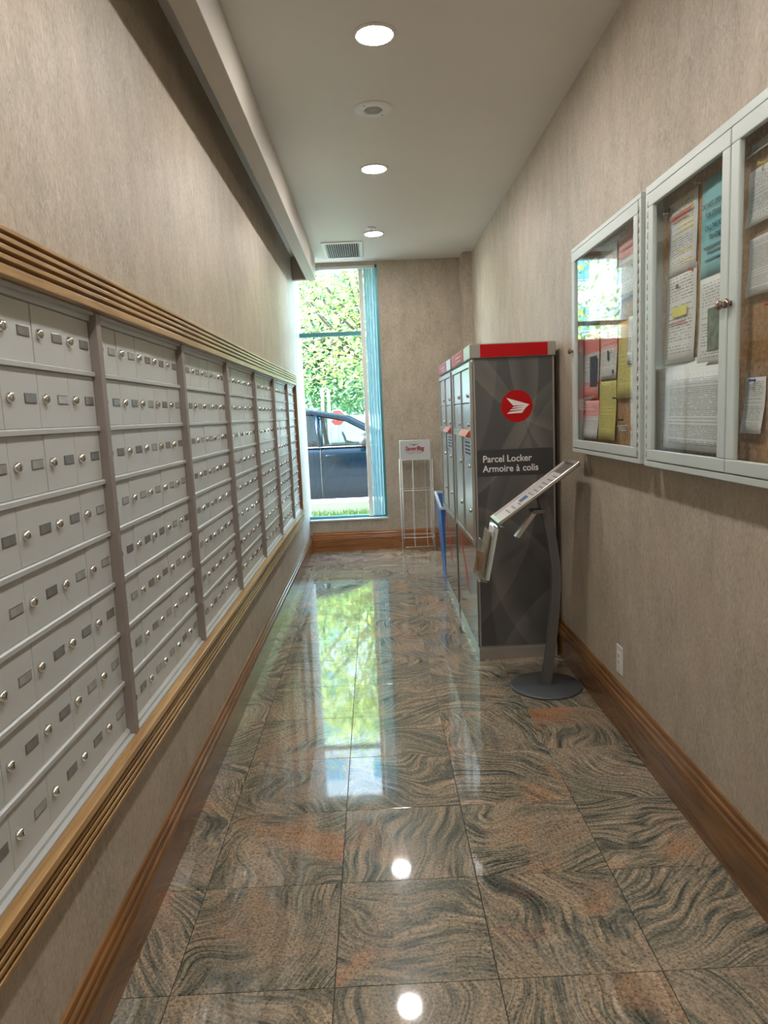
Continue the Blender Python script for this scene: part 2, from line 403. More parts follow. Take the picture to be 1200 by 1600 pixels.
bm = BM(); box(bm, LW-0.3, RW+0.3, BY-0.2, EY+0.14, CZ, CZ+0.12)
struct(obj('ceiling', bm, M_ceil), 'plain painted greige ceiling with recessed lights', 'ceiling')
MY0, MY1 = 0.26, 7.10         # the mailbox opening
bm = BM()
box(bm, LW-0.28, LW, BY, EY, 0, 0.49); box(bm, LW-0.28, LW, BY, EY, 1.90, CZ)
box(bm, LW-0.28, LW, BY, MY0, 0.49, 1.90); box(bm, LW-0.28, LW, MY1, EY, 0.49, 1.90)
struct(obj('wall_left', bm, M_wall, origin=(LW, 0, 0)), 'taupe textured wallpaper wall around the mailbox bank', 'wall')
bm = BM(); box(bm, RW, RW+0.2, BY, EY, 0, CZ)
struct(obj('wall_right', bm, M_wall, origin=(RW, 0, 0)), 'taupe textured wallpaper wall with glazed notice boards', 'wall')
WX0, WX1, WZ0, WZ1 = -0.76, 0.113, 0.35, 3.085
bm = BM()
box(bm, -7, WX0-0.3, EY, EY+0.24, -0.3, 6.0); box(bm, WX0-0.3, WX0, EY, EY+0.24, -0.3, CZ)
box(bm, WX1, 7, EY, EY+0.24, -0.3, 6.0)
box(bm, WX0, WX1, EY, EY+0.24, -0.3, WZ0); box(bm, WX0, WX1, EY, EY+0.24, WZ1, CZ); box(bm, WX0-0.3, WX1, EY, EY+0.24, CZ, 6.0)
struct(obj('wall_end', bm, M_wall, origin=(0, EY, 0)), 'taupe wallpaper end wall beside the tall window', 'wall')
bm = BM(); box(bm, LW-0.3, RW+0.3, BY-0.15, BY, 0, CZ)
struct(obj('wall_back', bm, M_wall, origin=(0, BY, 0)), 'wallpapered wall behind the camera', 'wall')
bm = BM(); box(bm, 0.995, RW, 7.60, EY, 0, CZ)
struct(obj('wall_corner', bm, M_wall, origin=(1.04, 7.6, 0)), 'narrow wallpapered pilaster in the far right corner', 'wall')
# dropped valance of the light cove along the left wall
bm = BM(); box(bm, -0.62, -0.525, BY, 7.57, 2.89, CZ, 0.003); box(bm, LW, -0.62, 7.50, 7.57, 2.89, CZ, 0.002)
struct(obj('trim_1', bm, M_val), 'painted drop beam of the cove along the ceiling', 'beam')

# baseboards: (out from the wall, height)
PROF = [(0, 0), (0.024, 0), (0.024, 0.128), (0.021, 0.134), (0.021, 0.138), (0.024, 0.142), (0.022, 0.149), (0.017, 0.153), (0.017, 0.165), (0.019, 0.169), (0.016, 0.174), (0.011, 0.178), (0.011, 0.186), (0.008, 0.192), (0.0, 0.194)]
bm = BM(); prism(bm, [(LW+a, b*0.97) for a, b in PROF], 1, BY, EY, smooth=False)
struct(obj('baseboard_left', bm, M_baseY), 'moulded dark oak baseboard below the mailboxes', 'baseboard')
bm = BM(); prism(bm, [(RW-a, b*1.12) for a, b in PROF], 1, BY, 7.60)
struct(obj('baseboard_right', bm, M_baseY), 'moulded dark oak baseboard on the notice board side', 'baseboard')
bm = BM(); prism(bm, [(EY-a, b*1.10) for a, b in PROF], 0, LW+0.024, 0.995)
struct(obj('baseboard_end', bm, M_baseX), 'reddish oak baseboard under the window', 'baseboard')

# ------------------------------------------------------------------ window with vertical blinds
win = bpy.data.objects.new('window_1', None); COL.objects.link(win); win.location = (-0.32, EY+0.06, WZ0)
struct(win, 'tall narrow window with a teal transom', 'window')
FY0, FY1 = EY+0.05, EY+0.10
bm = BM(); box(bm, WX0, -0.092, FY0, FY1, 2.36, 2.405, 0.002); obj('transom', bm, M_teal, win)
bm = BM(); box(bm, -0.092, -0.045, FY0-0.012, FY1, WZ0+0.02, WZ1, 0.003); obj('mullion', bm, M_offwhite, win)
bm = BM(); box(bm, WX0, WX1, FY0, FY1, WZ0+0.0, WZ0+0.035, 0.002); obj('bottom_rail', bm, M_teal, win)
bm = BM(); box(bm, 0.085, WX1, EY+0.004, FY1, WZ0+0.035, WZ1, 0.002); obj('side_rail', bm, M_teal, win)
bm = BM(); box(bm, WX0, WX1, FY0, FY1, WZ1-0.03, WZ1, 0.002); obj('top_rail', bm, M_trimwhite, win)
bm = BM(); box(bm, WX0, WX1+0.004, EY-0.022, FY0, WZ0-0.012, WZ0+0.006, 0.003); obj('sill', bm, M_trimwhite, win)
for (a, b, z0, z1) in [(WX0, -0.092, WZ0+0.035, 2.36), (WX0, -0.092, 2.405, WZ1-0.03), (-0.045, 0.085, WZ0+0.035, WZ1-0.03)]:
    bm = BM(); y = EY+0.075; quad(bm, (a, y, z0), (b, y, z0), (b, y, z1), (a, y, z1)); obj('pane', bm, M_win, win)
m, t, p, o_ = newmat('blind_fabric'); p.inputs['Base Color'].default_value = (0.40, 0.70, 0.76, 1); p.inputs['Roughness'].default_value = 0.6
tl_ = N(t, 'BsdfTranslucent'); tl_.inputs[0].default_value = (0.66, 0.80, 0.84, 1)
mx = N(t, 'MixShader'); mx.inputs[0].default_value = 0.5; L(t, p.outputs[0], mx.inputs[1]); L(t, tl_.outputs[0], mx.inputs[2]); L(t, mx.outputs[0], o_.inputs[0])
no_ = N(t, 'TexNoise', Scale=6.0); tc_ = N(t, 'TexCoord'); L(t, tc_.outputs['Object'], no_.inputs['Vector'])
L(t, ramp(t, no_.outputs[0], [(0.3, (0.52, 0.66, 0.70)), (0.7, (0.60, 0.74, 0.78))]).outputs[0], p.inputs['Base Color'])
M_vane = m
bl = thing('vertical_blind', 'turquoise vertical blind drawn to the right side of the window', 'blind', (0.03, EY+0.02, WZ0+0.02))
bm = BM(); box(bm, WX0+0.24, WX1-0.005, EY+0.004, EY+0.04, WZ1-0.032, WZ1-0.002, 0.002); obj('head_rail', bm, M_trimwhite, bl)
for k in range(8):
    x = -0.036 + k*0.0158; bm = BM(); dx = 0.011 if k % 2 else -0.004
    ya, yb = EY+0.004, EY+0.040
    prism(bm, [(x-dx, ya), (x-dx*0.3, (ya+yb)/2-0.006), (x+dx, yb), (x+dx, yb+0.0015), (x-dx*0.3, (ya+yb)/2-0.0045), (x-dx, ya+0.0015)], 2, WZ0+0.03, WZ1-0.034); obj('vane', bm, M_vane, bl)

# ------------------------------------------------------------------ oak trims around the mailboxes
t2 = bpy.data.objects.new('trim_2', None); COL.objects.link(t2); t2.location = (LW, 3.6, 1.81); struct(t2, 'grooved oak rail above the mailboxes', 'trim')
bm = BM(); box(bm, LW-0.03, -0.751, MY0-0.02, MY1, 1.812, 1.912); obj('backing_board', bm, M_woodY, t2)
for z0, z1 in [(1.812, 1.8335), (1.8435, 1.8540), (1.8635, 1.8740), (1.8825, 1.8930), (1.9015, 1.912)]:
    bm = BM(); box(bm, -0.751, -0.729, MY0-0.02, MY1, z0, z1, 0.0018); obj('strip', bm, M_woodY, t2)
t3 = bpy.data.objects.new('trim_3', None); COL.objects.link(t3); t3.location = (LW, 3.6, 0.48); struct(t3, 'grooved oak ledge rail below the mailboxes', 'trim')
bm = BM(); box(bm, LW-0.01, -0.751, MY0-0.02, MY1, 0.479, 0.562); obj('backing_board', bm, M_woodY, t3)
bm = BM(); box(bm, LW-0.005, -0.7235, MY0-0.02, MY1, 0.562, 0.582, 0.002); obj('ledge', bm, M_woodY, t3)
for z0 in (0.538, 0.5195, 0.501, 0.4815):
    bm = BM(); box(bm, -0.751, -0.731, MY0-0.02, MY1, z0, z0+0.0095, 0.002); obj('strip', bm, M_woodY, t3)
bm = BM(); box(bm, LW-0.02, -0.742, MY1-0.022, MY1, 0.582, 1.812, 0.002)
struct(obj('trim_4', bm, M_woodZ), 'upright oak stile closing the far end of the mailboxes', 'trim')

# ------------------------------------------------------------------ mailbox units: 8 rows of 5 doors, lock and name plate on each door
PXL = -0.775                 # door face
BW, DW, NR = 0.168, 0.040, 8
Z0, ZP = 0.596, 0.1497
ROWP = [Z0 + ZP*k for k in range(NR)]
proto = {}
def door_set():
    bm = BM(); box(bm, PXL-0.012, PXL, 0.0009, BW-0.0009, 0.0082, ZP-0.0078, 0.0007); d = obj('door', bm, M_box, origin=(PXL, 0, 0))
    bm = BM(); lathe(bm, [(0.0125, 0.0), (0.0125, 0.003), (0.0105, 0.0085), (0.0085, 0.0105), (0.002, 0.0108)], (PXL, 0, 0), axis=0, seg=14)
    box(bm, PXL+0.0095, PXL+0.0112, -0.0012, 0.0012, -0.0055, 0.0055, mi=1); k = obj('lock', bm, [M_chrome, M_slot], origin=(PXL, 0, 0))
    pl = []
    for mm in (M_plate, M_plate2):
        bm = BM(); box(bm, PXL, PXL+0.0016, -0.0285, 0.0285, -0.0115, 0.0115, 0.0006, mi=1); box(bm, PXL+0.0012, PXL+0.0021, -0.0255, 0.0255, -0.009, 0.009, mi=0)
        pl.append(obj('name_plate', bm, [mm, M_platerim], origin=(PXL, 0, 0)))
    return d, k, pl
dsrc, ksrc, psrc = door_set()
units = []
LBL = ['silver mailbox unit at the corridor start, beside the camera', 'nearest silver mailbox unit in view, cut by the left picture edge', 'second silver mailbox unit in view along the left wall, with scratched bottom row',
       'third silver mailbox unit in view along the left wall', 'fourth silver mailbox unit in view along the left wall', 'fifth silver mailbox unit in view along the left wall',
       'sixth silver mailbox unit in view along the left wall', 'last and narrowest silver mailbox unit, next to the window end']
ystart = 0.30
first = True
for u in range(8):
    y0 = ystart + u*(5*BW+DW); n = 5 if u < 7 else 4
    y1 = y0 + n*BW
    root = thing('mailbox_unit', LBL[u], 'mailboxes', (PXL, (y0+y1)/2, 0.59), 'mailbox units in the left wall')
    units.append(root)
    bm = BM(); box(bm, -0.98, PXL-0.011, y0, y1, 0.584, 1.808); obj('cabinet', bm, M_dark, root)
    if u == 0:
        bm = BM(); box(bm, -0.80, -0.751, y0-DW, y0, 0.584, 1.81, 0.002); obj('divider', bm, M_div, root)
    if u < 7:
        bm = BM(); box(bm, -0.80, -0.7505, y1+0.001, y1+DW-0.006, 0.584, 1.81, 0.002); obj('divider', bm, M_div, root)
        bm = BM(); box(bm, -0.80, -0.7545, y1+DW-0.006, y1+DW-0.001, 0.584, 1.81, 0.001); obj('edge_strip', bm, M_rail, root)
    for r in range(1, NR):
        z = ROWP[r]; bm = BM()
        prism(bm, [(PXL-0.01, z-0.0070), (PXL+0.0065, z-0.0070), (PXL+0.0075, z-0.006), (PXL+0.0075, z+0.0042), (PXL+0.0035, z+0.0072), (PXL-0.01, z+0.0072)], 1, y0, y1)
        obj('rail', bm, M_rail, root)
    bm = BM(); prism(bm, [(PXL-0.01, 0.5825), (-0.752, 0.5825), (-0.752, 0.5875), (PXL+0.010, 0.5885), (PXL+0.010, 0.598), (PXL+0.002, 0.606), (PXL-0.01, 0.606)], 1, y0, y1); obj('bottom_rail', bm, M_rail, root)
    bm = BM(); prism(bm, [(PXL-0.01, 1.811), (-0.755, 1.811), (-0.755, 1.803), (PXL+0.007, 1.802), (PXL+0.007, 1.788), (PXL-0.01, 1.786)], 1, y0, y1); obj('top_rail', bm, M_rail, root)
    for r in range(NR):
        for c in range(n):
            by, bz = y0 + c*BW, ROWP[r]; dx = random.choice([0, 0, 0.0008, 0.0016, -0.0006])
            d = inst('door', dsrc, (PXL+dx, by, bz), root)
            inst('lock', ksrc, (PXL+dx, by+0.029, bz+ZP*0.5+0.001), d).rotation_euler.x = random.uniform(-0.25, 0.25)
            inst('name_plate', random.choice([psrc[0], psrc[0], psrc[1]]), (PXL+dx, by+0.126, bz+ZP*0.5+0.001), d)
for s in [dsrc, ksrc] + psrc: bpy.data.objects.remove(s)

# ------------------------------------------------------------------ ceiling fittings
M_lamp = emit('lamp_diffuser', (1.0, 0.965, 0.91), LAMP_STRENGTH)
for i, (y, lab) in enumerate([(3.306, 'round recessed ceiling light nearest the camera in view'), (4.99, 'round recessed ceiling light in the middle of the row in view'), (6.70, 'round recessed ceiling light next to the air vent'),
                              (1.62, 'round recessed ceiling light just above the picture edge'), (-0.07, 'round recessed ceiling light right above the camera'), (-1.75, 'round recessed ceiling light behind the camera'), (-3.44, 'second round recessed ceiling light behind the camera, added to brighten the near walls'), (-5.12, 'third round recessed ceiling light behind the camera, added to brighten the near walls')]):  # last two are unseen, added to throw more light on the near walls
    x = 0.08
    dl = thing('ceiling_light', lab, 'ceiling light', (x, y, CZ), 'recessed ceiling lights')
    bm = BM(); lathe(bm, [(0.094, 0.0), (0.094, -0.003), (0.086, -0.008), (0.079, -0.008), (0.078, 0.0)], (x, y, CZ), seg=40); obj('trim_ring', bm, M_white, dl)
    bm = BM(); lathe(bm, [(0.0785, -0.0035), (0.0785, -0.0075), (0.06, -0.0095), (0.004, -0.010)], (x, y, CZ), seg=40); obj('diffuser', bm, M_lamp, dl)
sp = thing('ceiling_speaker', 'round white ceiling speaker between two ceiling lights', 'speaker', (0.075, 4.06, CZ))
c_ = (0.075, 4.06, CZ)
bm = BM(); lathe(bm, [(0.103, 0.0), (0.103, -0.004), (0.092, -0.009), (0.056, -0.009), (0.055, -0.005)], c_, seg=40, smooth=False); obj('cover', bm, M_white, sp)
bm = BM(); lathe(bm, [(0.0555, -0.0045), (0.0555, -0.0075), (0.002, -0.008)], c_, seg=32, smooth=False); obj('grille', bm, M_white, sp)
bm = BM()
for i in range(-7, 8):
    for j in range(-7, 8):
        x, y = i*0.0072 + (0.0036 if j % 2 else 0), j*0.0062
        if math.hypot(x, y) < 0.049:
            lathe(bm, [(0.0021, -0.0076), (0.0021, -0.0086)], (c_[0]+x, c_[1]+y, CZ), seg=5, smooth=False)
o = obj('perforation', bm, M_dark, sp); o['kind'] = 'stuff'
for a in (0.9, 0.9+PI):
    bm = BM(); lathe(bm, [(0.004, -0.008), (0.004, -0.0105), (0.001, -0.011)], (c_[0]+0.078*math.cos(a), c_[1]+0.078*math.sin(a), CZ), seg=8); obj('screw', bm, M_slot, sp)
sk = thing('sprinkler', 'small white sprinkler head beside the farthest ceiling light', 'sprinkler', (0.058, 6.50, CZ))
bm = BM(); lathe(bm, [(0.042, 0), (0.042, -0.004), (0.025, -0.011), (0.01, -0.012)], (0.058, 6.50, CZ), seg=20); obj('escutcheon', bm, M_white, sk)
bm = BM(); lathe(bm, [(0.006, -0.011), (0.006, -0.016), (0.012, -0.017), (0.012, -0.018)], (0.058, 6.50, CZ), seg=14); obj('deflector', bm, M_chrome, sk)
vt = thing('air_vent', 'rectangular slatted ceiling air vent near the window', 'vent', (-0.225, 7.30, CZ))
VX0, VX1, VY0, VY1 = -0.42, -0.027, 6.96, 7.65
bm = BM()
for a in [(VX0, VX1, VY0, VY0+0.05), (VX0, VX1, VY1-0.05, VY1), (VX0, VX0+0.036, VY0+0.05, VY1-0.05), (VX1-0.036, VX1, VY0+0.05, VY1-0.05)]:
    box(bm, a[0], a[1], a[2], a[3], CZ-0.010, CZ, 0.002)
obj('frame', bm, M_white, vt)
bm = BM(); box(bm, VX0+0.03, VX1-0.03, VY0+0.04, VY1-0.04, CZ-0.0015, CZ-0.0005); obj('duct', bm, M_dark, vt)
ns = 15
for k in range(ns):
    x = VX0+0.046 + (VX1-VX0-0.092)*k/(ns-1); bm = BM()
    prism(bm, [(x-0.004, CZ-0.0095), (x-0.0025, CZ-0.0095), (x+0.004, CZ-0.002), (x+0.0025, CZ-0.002)], 1, VY0+0.05, VY1-0.05); obj('slat', bm, M_trimwhite, vt)
bm = BM(); box(bm, RW-0.006, RW, 3.10, 3.178, 0.262, 0.396, 0.003)
ou = thing('wall_outlet', 'white outlet cover low on the right wall', 'outlet', (RW, 3.139, 0.26))
obj('cover_plate', bm, M_white, ou)
bm = BM(); box(bm, RW-0.0085, RW-0.005, 3.122, 3.156, 0.292, 0.366, 0.0015); obj('socket', bm, M_offwhite, ou)
for z in (0.313, 0.343):
    bm = BM(); box(bm, RW-0.0092, RW-0.0083, 3.132, 3.134, z, z+0.009); box(bm, RW-0.0092, RW-0.0083, 3.144, 3.146, z, z+0.009); obj('slots', bm, M_slot, ou)
# ------------------------------------------------------------------ glazed notice boards on the right wall
GX = 1.02                    # front of the doors
def frame_ring(bm, x0, x1, y0, y1, z0, z1, wl, wr, wb, wt, bev=0.002):
    """rectangular ring in the y-z plane (wl = width at y0 side, wr at y1 side)"""
    box(bm, x0, x1, y0, y1, z0, z0+wb, bev); box(bm, x0, x1, y0, y1, z1-wt, z1, bev)
    box(bm, x0, x1, y0, y0+wl, z0+wb, z1-wt, bev); box(bm, x0, x1, y1-wr, y1, z0+wb, z1-wt, bev)
def knob(parent, y, z, x=None):
    x = GX if x is None else x
    bm = BM(); lathe(bm, [(0.008, 0.0), (0.007, -0.006), (0.013, -0.010), (0.014, -0.016), (0.010, -0.021), (0.002, -0.022)], (x, y, z), axis=0, seg=16)
    return obj('knob', bm, M_knob, parent)
M_knob = plain('knob_bronze', (0.36, 0.27, 0.22), 0.2, metal=1.0)
def board(label, y0, y1, z0, z1, doors):
    root = thing('notice_board', label, 'notice board', (RW, (y0+y1)/2, z0))
    da, db = min(d[0] for d in doors), max(d[1] for d in doors); dz0, dz1 = doors[0][2], doors[0][3]; g = 0.003
    bm = BM(); frame_ring(bm, GX+0.003, RW-0.001, y0, y1, z0, z1, da-y0-g, y1-db-g, dz0-z0-g, z1-dz1-g); obj('case', bm, M_bframe, root)
    bm = BM(); box(bm, RW-0.012, RW-0.002, da-g, db+g, dz0-g, dz1+g); obj('cork_panel', bm, M_cork, root)
    for (a, b, za, zb, hinge, ky) in doors:                         # a knob, a pane and a long hinge on each door
        bm = BM(); frame_ring(bm, GX, GX+0.016, a, b, za, zb, 0.045, 0.045, 0.040, 0.046, 0.003); d = obj('door', bm, M_bframe, root)
        bm = BM(); quad(bm, (GX+0.009, a+0.043, za+0.038), (GX+0.009, b-0.043, za+0.038), (GX+0.009, b-0.043, zb-0.044), (GX+0.009, a+0.043, zb-0.044)); obj('pane', bm, M_glass, d)
        kn = knob(d, ky, (za+zb)/2+0.004)
        bm = BM(); n = 26
        for k in range(n):
            z = za+0.01 + (zb-za-0.02)*k/n; lathe(bm, [(0.0045, 0), (0.0045, (zb-za-0.02)/n*0.62)], (GX+0.004, hinge, z), seg=8)
        obj('hinge', bm, M_bside, d)
    return root
board('single-door glazed notice board with bright window reflection, beside the locker', 2.735, 3.665, 1.265, 2.268, [(2.762, 3.650, 1.288, 2.246, 2.756, 3.640)])
board('larger two-door glazed notice board at the right picture edge', 1.435, 2.690, 1.262, 2.268, [(2.067, 2.660, 1.286, 2.238, 2.6635, 2.084), (1.470, 2.060, 1.286, 2.238, 1.4665, 2.043)])

# sheets pinned to the cork, each a thin, slightly bowed page
def sheet(label, mat, y0, y1, z0, z1, x=1.0735, curl=0.006, tilt=0.0, marks=(), cat='paper', group='papers pinned in the notice boards'):
    """y0 = far (left) edge, y1 = near (right) edge; local y/z run over the page"""
    bm = BM(); n = 7; th = 0.0006; rows_ = []
    for i in range(n+1):
        v = i/n; z = z0 + (z1-z0)*v; bow = curl*(math.cos(v*PI*1.2)*0.5+0.5)*(1-v)*1.2
        r_ = []
        for j in range(5):
            u_ = j/4; y = y0 + (y1-y0)*u_ + tilt*(z-z0)
            r_.append((x - bow - 0.0025*math.sin(u_*PI), y, z))
        rows_.append(r_)
    F = [[bm.verts.new(p) for p in r_] for r_ in rows_]; B = [[bm.verts.new((p[0]+th, p[1], p[2])) for p in r_] for r_ in rows_]
    for i in range(n):
        for j in range(4):
            bm.faces.new((F[i][j], F[i][j+1], F[i+1][j+1], F[i+1][j])).smooth = True; bm.faces.new((B[i][j+1], B[i][j], B[i+1][j], B[i+1][j+1])).smooth = True
    for i in range(n):
        bm.faces.new((F[i][0], F[i+1][0], B[i+1][0], B[i][0])); bm.faces.new((F[i][4], B[i][4], B[i+1][4], F[i+1][4]))
    for j in range(4):
        bm.faces.new((F[0][j], B[0][j], B[0][j+1], F[0][j+1])); bm.faces.new((F[n][j], F[n][j+1], B[n][j+1], B[n][j]))
    o = obj('notice_sheet', bm, mat); tag(o, label, cat, group)
    for (nm, mm, a, b, c, d) in marks:     # printed blocks, given in page fractions from the far top corner
        bm = BM(); ya, yb = y0+(y1-y0)*a, y0+(y1-y0)*b; za, zb = z1-(z1-z0)*d, z1-(z1-z0)*c
        box(bm, x-curl-0.0036, x-curl-0.0030, min(ya, yb), max(ya, yb), za, zb); obj(nm, bm, mm, o)
    return o
def pin(label, y, z, mat, x=1.0725):
    bm = BM(); lathe(bm, [(0.0045, 0.004), (0.0045, -0.003), (0.003, -0.005), (0.003, -0.014), (0.005, -0.016), (0.004, -0.018)], (x, y, z), axis=0, seg=10)
    tag(obj('push_pin', bm, mat), label, 'pin', 'push pins in the notice boards')
W = (0.66, 0.655, 0.64); INK = (0.10, 0.10, 0.12)
S_white = print_sheet('sheet_white_type', W, INK, 30)
S_dense = print_sheet('sheet_white_dense', W, INK, 44, 0.08, density=0.9)
S_pinkhead = print_sheet('sheet_pink_head', W, (0.22, 0.14, 0.16), 34, 0.09, head=(0.72, 0.30, 0.27), headh=0.3, foot=(0.78, 0.36, 0.32), footh=0.26)
S_pinkhead2 = print_sheet('sheet_pink_top', W, INK, 26, 0.09, head=(0.74, 0.36, 0.33), headh=0.34)
S_pinklow = print_sheet('sheet_pink_rows', W, (0.2, 0.12, 0.14), 30, 0.06, head=(0.78, 0.42, 0.39), headh=0.42)
S_yellow = print_sheet('sheet_yellow', (0.62, 0.55, 0.17), (0.18, 0.16, 0.08), 36, 0.1)
S_amber = print_sheet('sheet_yellow_amber_head', (0.62, 0.54, 0.17), (0.2, 0.17, 0.07), 34, 0.1, head=(0.72, 0.40, 0.07), headh=0.22)
S_hl = print_sheet('sheet_white_highlighted', W, INK, 30, 0.12, hl=(0.66, 0.55, 0.12))
S_blue = print_sheet('sheet_blue', (0.20, 0.47, 0.52), (0.20, 0.45, 0.50), 20, 0.12)
M_redp = plain('red_card', (0.50, 0.02, 0.03), 0.6); M_navy = plain('dark_photo', (0.045, 0.06, 0.10), 0.45, var=0.5, scale=45)
M_greenp = plain('green_photo', (0.10, 0.13, 0.09), 0.45, var=0.6, scale=40); M_redink = plain('red_ink', (0.55, 0.12, 0.10), 0.6)
M_hl = plain('yellow_highlighter', (0.68, 0.62, 0.10), 0.6); M_pinr = plain('pin_red', (0.5, 0.03, 0.04), 0.3); M_pinb = plain('pin_blue', (0.03, 0.08, 0.4), 0.3)
M_pinw = plain('pin_clear', (0.6, 0.6, 0.58), 0.2); M_pink_ = plain('pin_black', (0.03, 0.03, 0.03), 0.3); M_piny = plain('pin_yellow', (0.65, 0.5, 0.05), 0.3)
M_ink = plain('printing_ink', (0.05, 0.06, 0.08), 0.6); M_tealink = plain('teal_printing_ink', (0.02, 0.12, 0.14), 0.6)
# single-door board
sheet('red card showing behind the pink-headed papers, single-door board', M_redp, 3.71-0.07, 3.60, 1.40, 1.86, x=1.0755, curl=0.001)
sheet('pink-headed notice with a dark photo, left column of single-door board', S_pinkhead, 3.625, 3.385, 1.53, 1.842, marks=[('photo', M_navy, 0.52, 0.97, 0.36, 0.82)])
sheet('white notice with pink top, middle column of single-door board', S_pinkhead2, 3.358, 3.135, 1.61, 1.83, marks=[('stamp', M_ink, 0.8, 0.9, 0.82, 0.9), ('picture', M_ink, 0.52, 0.6, 0.42, 0.62)])
sheet('tall yellow notice with orange top, right column of single-door board', S_amber, 3.122, 2.93, 1.522, 1.84)
sheet('grey slip overlapping the orange-topped yellow notice', S_white, 2.99, 2.935, 1.66, 1.85, x=1.0705)
sheet('lower pink-topped notice in the bottom left corner of single-door board', S_pinklow, 3.628, 3.388, 1.338, 1.52, curl=0.012)
sheet('plain yellow notice at the bottom middle of single-door board', S_yellow, 3.372, 3.142, 1.338, 1.612, x=1.0715, curl=0.008)
sheet('white notice with red lines at the top right of single-door board', S_pinkhead2, 3.117, 2.90, 1.93, 2.185, curl=0.004, marks=[('red_line', M_redink, 0.12, 0.85, 0.2, 0.22), ('red_line', M_redink, 0.12, 0.7, 0.32, 0.335)])
sheet('white typed notice at the top middle of single-door board', S_white, 3.36, 3.14, 1.90, 2.185)
sheet('white typed notice at the top left of single-door board', S_dense, 3.61, 3.39, 1.88, 2.18)
for lab, y, z, mm in [('black pin between the two yellow notices', 3.14, 1.525, M_pink_), ('black pin on bare cork of single-door board', 3.07, 1.43, M_pink_), ('red pin between white and lower yellow notice', 3.365, 1.60, M_pinr)]: pin(lab, y, z, mm)
for k, (y, z) in enumerate([(3.02, 1.405), (3.05, 1.395), (3.03, 1.385), (3.06, 1.388), (3.08, 1.402)]): pin(['rightmost', 'middle', 'lowest', 'third', 'leftmost'][k] + ' clear pin of the cluster on bare cork', y, z, M_pinw)
# two-door board, far door
sheet('tall white notice with red title and yellow highlighting, two-door board', S_hl, 2.60, 2.378, 1.93, 2.178, curl=0.004, marks=[('red_title', M_redink, 0.12, 0.86, 0.2, 0.235), ('red_title', M_redink, 0.16, 0.7, 0.26, 0.28), ('logo', M_ink, 0.04, 0.1, 0.04, 0.14)])
sheet('white notice with a yellow highlighted box, below the red-titled one', S_white, 2.612, 2.375, 1.63, 1.945, x=1.0715, curl=0.006, marks=[('highlight', M_hl, 0.3, 0.78, 0.4, 0.5), ('red_line', M_redink, 0.2, 0.75, 0.56, 0.575), ('logo', M_ink, 0.42, 0.5, 0.16, 0.2)])
bs = sheet('turquoise DO NOT OPEN notice at the top of two-door board', plain('sheet_turquoise', (0.17, 0.46, 0.52), 0.6, var=0.02), 2.346, 2.128, 1.882, 2.176, curl=0.003)
def page_text(par, txt, y, z, size, mm, xs=1.0, x=1.0655, fat=0.0): lettering('lettering', txt, mm, par, (x, y, z), (0, -1, 0), (0, 0, 1), size, align='CENTER', depth=0.0003, xs=xs, fat=fat)
page_text(bs, 'DO NOT OPEN DOOR', 2.237, 2.088, 0.022, M_tealink, 0.80, fat=0.0004); page_text(bs, 'FOR STRANGERS', 2.237, 2.058, 0.022, M_tealink, 0.80, fat=0.0004)
page_text(bs, 'CALL THE POLICE', 2.237, 2.020, 0.022, M_tealink, 0.80, fat=0.0004); page_text(bs, 'TO VERIFY', 2.237, 1.990, 0.022, M_tealink, 0.85, fat=0.0006)
for k, (a, b, z) in enumerate([(2.315, 2.16, 1.966), (2.29, 2.18, 1.950), (2.305, 2.17, 1.928)]):
    bm = BM(); box(bm, 1.0650, 1.0656, b, a, z, z+0.006); obj('fine_print', bm, M_tealink, bs)
sheet('white notice with a dark green photo, below the turquoise one', S_white, 2.350, 2.14, 1.60, 1.884, x=1.072, curl=0.006, marks=[('photo', M_greenp, 0.36, 0.9, 0.36, 0.82)])
for k in range(6):       # a fanned stack of slipping pages
    sheet(['topmost', 'second', 'third', 'fourth', 'fifth', 'lowest'][5-k] + ' page of the fanned stack low in two-door board', S_dense if k == 5 else S_white, 2.625-0.012*k, 2.13-0.003*k, 1.336, 1.640-0.011*k, x=1.0735-0.0042*k, curl=0.004, tilt=0.0)
# two-door board, near door
sheet('white boxed form at the top of the near door, two-door board', S_white, 2.063, 1.86, 1.965, 2.115, x=1.0735, curl=0.008)
sheet('white handwritten form below the boxed one, near door', S_dense, 2.052, 1.87, 1.778, 1.935, curl=0.008)
sheet('white slip curling under the top of the near door', S_white, 2.053, 1.80, 2.15, 2.185, curl=0.012)
sheet('small white form held by a blue pin, low in the near door', S_white, 2.058, 1.948, 1.40, 1.556, curl=0.01)
sheet('white typed notice near the right edge of two-door board', S_white, 1.80, 1.58, 1.75, 2.05)
sheet('yellow notice near the right edge of two-door board', S_yellow, 1.80, 1.58, 1.40, 1.70)
for lab, y, z, mm in [('red pin on the seam of the two white notices', 2.40, 1.925, M_pinr), ('blue pin holding the small white form', 2.00, 1.548, M_pinb), ('yellow pin above the boxed form', 1.985, 2.118, M_piny), ('red pin on bare cork of the near door', 1.93, 1.745, M_pinr),
                      ('clear pin at the corner of the red-titled notice', 2.605, 2.155, M_pinw), ('clear pin beside the turquoise notice', 2.365, 2.185, M_pinw)]: pin(lab, y, z, mm)
